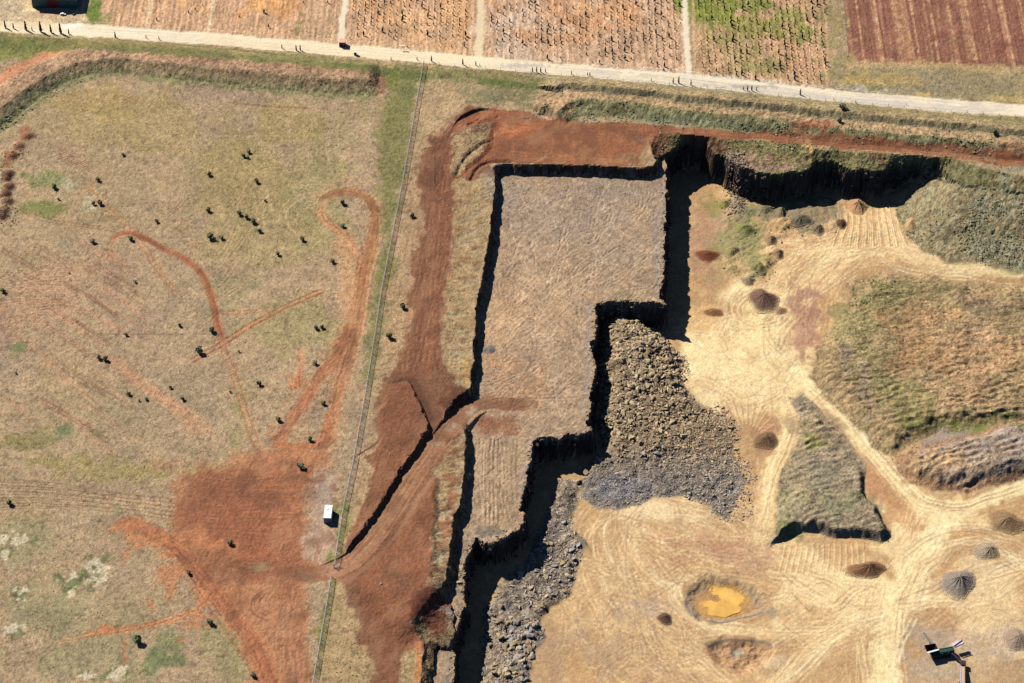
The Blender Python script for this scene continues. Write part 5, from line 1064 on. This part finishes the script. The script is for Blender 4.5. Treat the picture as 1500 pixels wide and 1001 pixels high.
scrub('scrub_on_east_slope'.replace('_on_east_slope', ''), [(ES_px[:4]+[(1510,385)]+ES_px[6:], -8, 1900, .15, .45, GG+GO), ([(1420,300),(1510,310),(1510,380),(1440,372),(1400,350)], -9, 1000, .2, .5, GG)], 'grey-green scrub covering the slope at the right side of the pit', 31)
scrub('bank_scrub', [([(850,148),(983,160),(1140,177),(1370,201),(1500,214),(1500,230),(1262,208),(1140,196),(929,181),(830,172)], 1.5, 1700, .18, .5, GG[:2]+GO), ([(966,197),(1000,199),(996,214),(970,224)], -1.5, 220, .2, .5, GO), ([(1180,216),(1400,235),(1390,250),(1300,246),(1200,234)], -1.5, 900, .2, .6, GO), ([(1066,210),(1170,214),(1170,235),(1080,228)], -2, 300, .2, .5, GO), ([(834,126),(1010,146),(1235,170),(1500,197),(1500,202),(1235,175),(1010,151),(830,132)], 4, 350, .18, .4, GG), ([(834,128),(830,140),(790,165),(765,168),(800,145)], 2, 200, .3, .7, GG)], 'grey-green scrub on the banks north of the pit', 32)
scrub('bank_bushes', [([(0,160),(81,105),(135,88),(243,94),(400,110),(560,120),(560,136),(400,130),(229,107),(151,104),(48,154),(0,190)], 1.5, 700, .12, .34, [(150,132,92),(116,108,76),(150,132,96),(110,112,76)]), ([(0,175),(110,112),(150,104),(130,112),(48,158),(0,196)], 1.0, 110, .3, .7, [(112,126,108),(124,136,112)]), ([(0,225),(30,200),(60,180),(40,230),(12,250),(30,330),(0,330)], .5, 300, .2, .5, GO)], 'bushes and tussocks on the north-west bank', 33)
scrub('heap_scrub', [(H1_px[:4]+[(1510,410),(1510,612)]+H1_px[10:], -10.5, 2600, .12, .36, GO+[(112,126,78),(178,150,114)]), (H3_px, -11.5, 500, .12, .35, GO+[(112,126,84)]), ([(1240,402),(1330,398),(1330,440),(1280,470),(1240,450)], -11, 400, .2, .5, [(120,132,84),(138,140,94)]), (H5_px, -14, 300, .2, .5, [(116,124,66),(140,138,84)])], 'low scrub over the spoil heaps on the quarry floor', 34)
scrub('tussocks', [([(20,200),(120,130),(560,150),(540,300),(520,500),(420,640),(250,660),(260,800),(400,1001),(0,1001),(0,340)], 0, 5200, .10, .24, [(120,112,76),(104,100,66),(140,128,90),(196,176,136)]), ([(640,270),(720,270),(690,560),(650,540)], 0, 400, .12, .3, GO), ([(470,930),(530,930),(545,1001),(460,1001)], 0, 250, .12, .3, GO)], 'dry grass tussocks dotted over the paddock', 35)

# ================================================================== BUILT THINGS
def boxes(name, lst, mat, parent=None, bevel=0.0, **kw):
    bm = bmesh.new()
    for (c, s, rz) in lst:
        g_ = bmesh.ops.create_cube(bm, size=1.0); 
        for v in g_['verts']:
            x, y, z = v.co.x*s[0], v.co.y*s[1], v.co.z*s[2]; v.co.x = x*math.cos(rz)-y*math.sin(rz)+c[0]; v.co.y = x*math.sin(rz)+y*math.cos(rz)+c[1]; v.co.z = z+c[2]
    if bevel: bmesh.ops.bevel(bm, geom=bm.edges[:], offset=bevel, segments=1, affect='EDGES')
    me = bpy.data.meshes.new(name); bm.to_mesh(me); bm.free(); me.materials.append(mat); return link(name, me, parent, **kw)
def beam_mesh(name, segs, mat):
    """segs: (a, b, width, height)"""
    bm = bmesh.new()
    for (a, b, w, h) in segs:
        a = Vector(a); b = Vector(b); d = (b-a); L = d.length; q = d.to_track_quat('X', 'Z')
        g_ = bmesh.ops.create_cube(bm, size=1.0)
        for v in g_['verts']: v.co = q @ Vector((v.co.x*L, v.co.y*w, v.co.z*h)) + (a+b)/2
    me = bpy.data.meshes.new(name); bm.to_mesh(me); bm.free(); me.materials.append(mat); return me
MWH = plain('white_paint', (.78,.78,.76), .5, 0, .04, .8); MGY = plain('galvanised_steel', (.55,.55,.54), .5, .2, .12); MGR = plain('dark_green_cladding', (.03,.11,.11), .5, 0, .1); MRD = plain('dark_red_steel', (.20,.02,.035), .5, 0, .1)
MPK = plain('faded_red_sheet', (.62,.36,.28), .6, 0, .1); MDK = plain('black_rubber', (.02,.02,.022), .8); MGL = plain('dark_glass', (.02,.025,.03), .1); MRF = plain('roof_sheet', (.52,.53,.52), .4, .2, .06); MCG = plain('machine_green', (.018,.065,.06), .45, 0, .15); MLV = plain('pale_lilac_paint', (.52,.50,.66), .5, 0, .08); MOR = plain('rusty_orange_steel', (.45,.20,.06), .6, 0, .2); MPU = plain('dark_purple_steel', (.035,.02,.035), .5); MWD = plain('weathered_wood', (.26,.24,.21), .85, 0, .2)
MWIN = plain('blue_grey_panel', (.20,.24,.34), .5, 0, .08)
# --- shed
x0, y0, z0 = at(48, 10.5); x1, y1, _ = at(113, 13.0)
ang = math.atan2(y1-y0, x1-x0)*.35; Ls = (x1-x0)
shed = link('shed', None, label='large dark green farm shed with a red roller door at the top left corner', cat='shed', loc=((x0+x1)/2, (y0+y1)/2, min(z0, 0)), rot=(0, 0, ang))
hw = Ls/2; hh = 4.6; dp = 14.0
boxes('wall', [((-hw+Ls*.17, 0, hh/2), (Ls*.34, .2, hh), 0)], MGR, shed); boxes('wall', [((hw-Ls*.195, 0, hh/2), (Ls*.39, .2, hh), 0)], MGR, shed); boxes('wall', [((-hw+.1, dp/2+.1, hh/2), (.2, dp, hh), 0)], MGR, shed); boxes('wall', [((hw-.1, dp/2+.1, hh/2), (.2, dp, hh), 0)], MGR, shed); boxes('wall', [((0, dp+.2, hh/2), (Ls, .2, hh), 0)], MGR, shed)
boxes('wall', [((-hw+Ls*.475, 0, hh-.3), (Ls*.27, .2, .6), 0)], MGR, shed)
boxes('roller_door', [((-hw+Ls*.475, .03, .21+k*.4), (Ls*.268, .1, .36), 0) for k in range(11)], MRD, shed)
bm = bmesh.new(); pr = [(-hw-.4, hh), (0, hh+1.6), (hw+.4, hh)]
vv0 = [bm.verts.new((a, yy, b+t)) for yy in (-.5, dp+.7) for t in (0.02, .2) for (a, b) in pr]
def V_(yi, ti, k): return vv0[yi*6+ti*3+k]
for k in (0, 1):
    bm.faces.new([V_(0,1,k), V_(0,1,k+1), V_(1,1,k+1), V_(1,1,k)]); bm.faces.new([V_(0,0,k), V_(1,0,k), V_(1,0,k+1), V_(0,0,k+1)])
    for yi in (0, 1): bm.faces.new([V_(yi,0,k), V_(yi,0,k+1), V_(yi,1,k+1), V_(yi,1,k)])
me = bpy.data.meshes.new('roof'); bm.to_mesh(me); bm.free(); me.materials.append(MRF); link('roof', me, shed)
boxes('gutter', [((0, -.55, hh+.05), (Ls+.8, .15, .15), 0)], MGY, shed)
bm = bmesh.new()
for yy in (0, dp+.2):
    a = [bm.verts.new((-hw, yy, hh)), bm.verts.new((hw, yy, hh)), bm.verts.new((0, yy, hh+1.55))]; bm.faces.new(a)
me = bpy.data.meshes.new('gable'); bm.to_mesh(me); bm.free(); me.materials.append(MGR); link('gable', me, shed)
# --- vehicles
def car(px, py, rz, body, label, s=1.0, ute=False, kind='car'):
    x, y, z = at(px, py); root = link('parked_car', None, label=label, cat=kind, loc=(x, y, z+.02), rot=(0, 0, rz), scl=(s, s, s))
    bm = bmesh.new()
    prof = [(-2.2,.35),(-2.25,.8),(-1.9,.95),(-1.1,1.0),(-.6,1.5),(.9,1.55),(1.6,1.05),(2.2,.95),(2.25,.4)] if not ute else [(-2.4,.4),(-2.4,.95),(-.5,.95),(-.4,1.65),(.7,1.68),(1.2,1.1),(2.25,1.0),(2.3,.45)]
    L_ = [bm.verts.new((a, -.86, b)) for a, b in prof]; R_ = [bm.verts.new((a, .86, b)) for a, b in prof]
    for k in range(len(prof)):
        k2 = (k+1) % len(prof); bm.faces.new([L_[k], L_[k2], R_[k2], R_[k]])
    bm.faces.new(L_[::-1]); bm.faces.new(R_); bmesh.ops.bevel(bm, geom=bm.edges[:], offset=.07, segments=1, affect='EDGES')
    me = bpy.data.meshes.new('body'); bm.to_mesh(me); bm.free(); me.materials.append(body); link('body', me, root)
    boxes('windscreen', [((1.28 if not ute else .98, 0, 1.3), (.05, 1.5, .5), 0)], MGL, root)
    for sgn in (-1, 1): boxes('side_window', [((.1, .875*sgn, 1.25), (1.5, .02, .32), 0)], MGL, root)
    bm = bmesh.new(); bmesh.ops.create_cone(bm, cap_ends=True, segments=14, radius1=.33, radius2=.33, depth=.24); bmesh.ops.rotate(bm, verts=bm.verts[:], matrix=__import__('mathutils').Matrix.Rotation(math.pi/2, 3, 'X')); me = bpy.data.meshes.new('wheel'); bm.to_mesh(me); bm.free(); me.materials.append(MDK)
    for a in (-1.4, 1.4):
        for b in (-.8, .8): link('wheel', me, root, loc=(a, b, .33))
    return root
car(92.5, 22, math.pi*.98, MWH, 'white car parked in front of the red shed door', .55)
car(108.5, 21.5, .9, MDK, 'small dark vehicle parked at the right end of the shed front', .36)
# --- red kiosk, pump box, sign board
x, y, z = at(501.5, 66.5); k_ = link('kiosk', None, label='small red-walled kiosk with pale roof where the white field track meets the road', cat='kiosk', loc=(x, y, z), rot=(0, 0, -.05))
boxes('wall', [((0, -1.15, 1.15), (2.2, .1, 2.3), 0), ((0, 1.15, 1.15), (2.2, .1, 2.3), 0), ((-1.1, 0, 1.15), (.1, 2.4, 2.3), 0), ((1.1, 0, 1.15), (.1, 2.4, 2.3), 0)], MRD, k_); boxes('roof', [((0, 0, 2.38), (2.6, 2.8, .14), 0)], MPK, k_, .04); boxes('door', [((-.3, -1.215, 1.0), (.8, .04, 1.9), 0)], MDK, k_); boxes('floor_slab', [((0, 0, .03), (2.6, 2.9, .1), 0)], plain('concrete', (.4,.39,.37), .9), k_); boxes('window', [((.6, -1.215, 1.35), (.5, .03, .5), 0)], MGL, k_)
x, y, z = at(520.5, 80.5); k_ = link('pump_box', None, label='small tall dark cabinet with a white lid on the road edge below the kiosk', cat='cabinet', loc=(x, y, z))
boxes('cabinet', [((0, 0, .75), (1.0, .9, 1.5), 0)], plain('navy_steel', (.03,.04,.09), .5), k_, .04); boxes('lid', [((0, 0, 1.54), (1.1, 1.0, .08), 0)], MWH, k_); boxes('door', [((0, -.462, .75), (.8, .02, 1.2), 0)], plain('navy_door', (.05,.06,.12), .5), k_)
x, y, z = at(589, 73); k_ = link('sign_board', None, label='blank white board raised on two posts at the orange field edge', cat='sign', loc=(x, y, z), rot=(0, 0, -.03))
boxes('board', [((0, 0, 2.1), (2.4, .5, .12), 0)], MWH, k_)
for s in (-1, 1): boxes('post', [((s*.9, 0, 1.0), (.09, .09, 2.1), 0)], MGY, k_)
# --- white site container
x, y, z = at(480.5, 767.6); k_ = link('site_container', None, label='white-roofed portable site office standing on the gravel pad by the fence', cat='container', loc=(x, y+2.9, z+.05), rot=(0, 0, -.045))
cw, cl, ch = 2.45, 5.6, 2.7
boxes('wall', [((0, -cl/2, ch/2), (cw, .08, ch), 0)], MWIN, k_); boxes('wall', [((0, cl/2, ch/2), (cw, .08, ch), 0)], MWH, k_)
for s in (-1, 1): boxes('wall', [((s*(cw/2-.04), 0, ch/2), (.08, cl-.09, ch), 0)], MWH, k_)
boxes('roof', [((0, 0, ch+.06), (cw+.1, cl+.15, .12), 0)], plain('white_roof', (.84,.84,.82), .5, 0, .03), k_, .03); boxes('door', [((-.5, -cl/2-.055, 1.05), (.85, .03, 2.0), 0)], plain('grey_door', (.30,.34,.44), .5), k_); boxes('window', [((.6, -cl/2-.055, 1.5), (.7, .03, .6), 0)], MGL, k_); boxes('air_conditioner', [((-.15, .9, ch+.2), (.6, .5, .2), 0)], plain('pale_plastic', (.62,.64,.66), .6), k_); boxes('skid', [((s*.9, 0, -.05), (.16, cl, .16), 0) for s in (-1, 1)], MDK, k_)
# --- fences
def fence(pts, gap, hgt, label, mesh_=True, name='fence', grp=None):
    w = PW(pts); seg = np.diff(w[:, :2], axis=0); L = np.concatenate([[0], np.cumsum(np.hypot(*seg.T))]); n = int(L[-1]/gap)
    s = np.linspace(0, L[-1], n+1); xs_ = np.interp(s, L, w[:, 0]); ys_ = np.interp(s, L, w[:, 1]); zs_ = hz(xs_, ys_)
    root = link(name, None, label=label, cat='fence', loc=(float(xs_[0]), float(ys_[0]), 0))
    if grp: root['group'] = grp
    pm = beam_mesh('post', [((0, 0, -.3), (0, 0, hgt+.1), .12, .12)], MGY)
    for i in range(n+1): link('post', pm, root, loc=(xs_[i]-xs_[0], ys_[i]-ys_[0], zs_[i]))
    if mesh_:
        segs = [((0, 0, hgt), (1, 0, hgt), .09, .09), ((0, 0, .12), (1, 0, .12), .04, .04)]
        pan = []
        for k in range(14):
            t = k/14; pan += [((t, 0, .1), (min(1, t+.35), 0, hgt*min(1, (1-t)/.35) if t > .65 else hgt), .02, .02), ((t, 0, hgt), (min(1, t+.35), 0, .1 if t <= .65 else hgt-(hgt-.1)*(1-t)/.35), .02, .02)]
        bmm = bmesh.new()
        for (a, b, wd, h_) in segs+pan:
            # diagonals thickened only across the fence so unit scaling stays sound
            va = [bmm.verts.new((a[0], -wd/2, a[2]-h_/2)), bmm.verts.new((a[0], wd/2, a[2]-h_/2)), bmm.verts.new((a[0], wd/2, a[2]+h_/2)), bmm.verts.new((a[0], -wd/2, a[2]+h_/2))]
            vb_ = [bmm.verts.new((b[0], -wd/2, b[2]-h_/2)), bmm.verts.new((b[0], wd/2, b[2]-h_/2)), bmm.verts.new((b[0], wd/2, b[2]+h_/2)), bmm.verts.new((b[0], -wd/2, b[2]+h_/2))]
            for q in range(4): bmm.faces.new([va[q], va[(q+1) % 4], vb_[(q+1) % 4], vb_[q]])
        me = bpy.data.meshes.new('wire_panel'); bmm.to_mesh(me); bmm.free(); me.materials.append(MGY)
    else:
        me = beam_mesh('wire', [((0, 0, h_), (1, 0, h_), .03, .03) for h_ in (hgt*.35, hgt*.65, hgt*.95)], MGY)
    for i in range(n):
        dx, dy, dz = xs_[i+1]-xs_[i], ys_[i+1]-ys_[i], zs_[i+1]-zs_[i]; LL = math.hypot(dx, dy)
        link('wire_panel', me, root, loc=(xs_[i]-xs_[0], ys_[i]-ys_[0], zs_[i]), rot=(0, -math.atan2(dz, LL), math.atan2(dy, dx)), scl=(LL, 1, 1))
    return root
fence([(621,94),(607,173),(591,264),(575,348),(559,429),(550,490),(535,584),(517,684),(503,749),(490,832)], 3.6, 1.9, 'long chain-link fence between the paddock and the quarry, north of the gate')
fence([(486,846),(478,893),(468,950),(459,1001),(448,1060)], 3.6, 1.9, 'chain-link fence running south from the quarry gate to the bottom edge')
fence([(621,94),(700,100),(850,114),(1000,127),(1120,139),(1250,152),(1400,165),(1510,174)], 6.0, 1.2, 'low post and wire fence along the verge below the gravel road', False)
x, y, z = at(490, 832); x2, y2, z2 = at(486, 846)
gt = link('gate', None, label='narrow steel gate posts where the red track passes the fence', cat='gate', loc=(x, y, z))
link('gate_leaf', beam_mesh('gate_leaf', [((0, 0, h_), (1.9, .6, h_), .07, .07) for h_ in (.3, .8, 1.3)]+[((1.9, .6, .3), (1.9, .6, 1.3), .07, .07), ((0, 0, .3), (0, 0, 1.3), .07, .07), ((0, 0, .3), (1.9, .6, 1.3), .05, .05)], MGY), gt)
link('post', beam_mesh('post', [((-.15, 0, -.2), (-.15, 0, 2.1), .18, .18)], MGY), gt); link('post', beam_mesh('post', [((x2-x, y2-y, -.2), (x2-x, y2-y, 2.1), .18, .18)], MGY), gt)
# --- screening plant
def at3(px, py, h, z0=-15):
    """point h metres above the floor under photo point"""
    z = z0
    for _ in range(6):
        x, y = P(px, py, z+h); z = float(hz(x, y))
    return Vector((float(x), float(y), z+h))
bx, by, bz = at(1385, 962, -15)
mach = link('screening_plant', None, label='dark green tracked screening plant with folded conveyors near the bottom right', cat='machine', loc=(bx, by, bz)); O = Vector((bx, by, bz))
def seg(name, a, b, w, h, mat, extra=None):
    me = beam_mesh(name, [(a-O, b-O, w, h)]+[(p-O, q-O, w2, h2) for (p, q, w2, h2) in (extra or [])], mat); return link(name, me, mach)
A_ = at3(1364, 957, 2.2); B_ = at3(1397, 951, 2.2)
dirv = (B_-A_).normalized(); nrm = Vector((-dirv.y, dirv.x, 0)).normalized(); up = Vector((0, 0, 1))
seg('chassis', A_-up*1.0, B_-up*1.0, 2.0, 1.0, MCG)
seg('engine_cover', A_+dirv*2.6-up*.1, B_-up*.1, 1.6, 1.2, MCG, [(A_+dirv*2.9+up*.62+nrm*.5, B_-dirv*.4+up*.62+nrm*.5, .12, .1)])
for k in range(6): seg('vent_panel', A_+dirv*(3.1+k*.75)-nrm*.82-up*.1, A_+dirv*(3.65+k*.75)-nrm*.82-up*.1, .05, .7, [MGY, MCG, MPU][k % 3])
# hopper: four sloping sides
hc = at3(1364, 951, 3.0)
bmh = bmesh.new()
def hv(a, b, z): return hc-O+dirv*a+nrm*b+up*z
to = [hv(-1.9, -1.5, .6), hv(1.9, -1.5, .6), hv(1.9, 1.5, .6), hv(-1.9, 1.5, .6)]; bo = [hv(-1.2, -.6, -1.0), hv(1.2, -.6, -1.0), hv(1.2, .6, -1.0), hv(-1.2, .6, -1.0)]
tv = [bmh.verts.new(p) for p in to]; bv = [bmh.verts.new(p) for p in bo]
for k in range(4): bmh.faces.new([tv[k], tv[(k+1) % 4], bv[(k+1) % 4], bv[k]])
bmh.faces.new(bv); bmesh.ops.solidify(bmh, geom=bmh.faces[:], thickness=.1)
me = bpy.data.meshes.new('hopper'); bmh.to_mesh(me); bmh.free(); me.materials.append(MPU); link('hopper', me, mach)
seg('hopper_plate', hc-nrm*1.55+up*.62-dirv*1.9, hc-nrm*1.2+up*.7+dirv*2.1, .5, .08, MWH)
for s in (-1, 1):
    t = seg('crawler_track', A_-up*1.8+nrm*s*1.1+dirv*1.4, B_-up*1.8+nrm*s*1.1-dirv*1.4, .5, .8, MDK)
for (a_, b_) in ((.4, 1), (.4, -1), (.9, 1), (.9, -1)): seg('leg', A_+(B_-A_)*a_+nrm*b_*.9-up*.6, A_+(B_-A_)*a_+nrm*b_*1.0-up*2.2, .15, .15, MGY)
MST = plain('worn_dark_steel', (.22,.22,.21), .55, .3, .2)
seg('tail_conveyor', at3(1366, 944, 2.4), at3(1353, 927, 2.6), .9, .12, MST, [(at3(1365, 944, 2.55)+nrm*.0, at3(1352.5, 927, 2.75), .1, .25)])
for i, (p, q) in enumerate((((1397, 947), (1410, 937.5)), ((1399, 949), (1413, 942)))): seg('side_rail', at3(*p, 3.0), at3(*q, 3.4), .16, .3, MPU)
seg('conveyor_belt', at3(1396, 946, 2.8), at3(1410, 939.6, 3.2), 1.5, .06, MLV); seg('discharge_boom', at3(1394, 957, 2.0), at3(1412, 972, 1.6), .6, .3, MPU); seg('boom_leg', at3(1404, 965, 1.8), at3(1404, 968, .0), .12, .12, MGY)
# stacker
bx2, by2, bz2 = at(1409, 985, -15); st = link('stacker_conveyor', None, label='pale lilac and orange stacking conveyor leading out of the bottom edge beside the plant', cat='conveyor', loc=(bx2, by2, bz2)); O2 = Vector((bx2, by2, bz2))
def seg2(name, a, b, w, h, mat): return link(name, beam_mesh(name, [(a-O2, b-O2, w, h)], mat), st)
seg2('side_rail', at3(1408, 971, 1.2), at3(1407, 1030, 4.4), .22, .4, MLV); seg2('side_rail', at3(1413, 972, 1.2), at3(1413, 1030, 4.4), .22, .4, MOR); seg2('belt', at3(1410.5, 971, 1.15), at3(1410, 1030, 4.3), .9, .08, plain('dusty_belt', (.42,.36,.30), .9)); seg2('receiving_hopper', at3(1411, 969, 1.6), at3(1411, 975, 1.7), 1.6, .9, MPU)
for a in (988, 1012): 
    for xx in (1408, 1413): seg2('leg', at3(xx, a, 1.9 if a < 1000 else 3.2), at3(xx, a+3, -.1), .14, .14, MGY)
for k in range(7): seg2('cross_bar', at3(1408, 976+k*7.5, 1.35+.38*k), at3(1413, 976+k*7.5, 1.35+.38*k), .1, .1, MLV)
seg2('axle', at3(1405, 1000, .4), at3(1416, 1000, .4), .3, .3, MDK)
print('done', time.time()-T0, 'objects', len(bpy.data.objects))
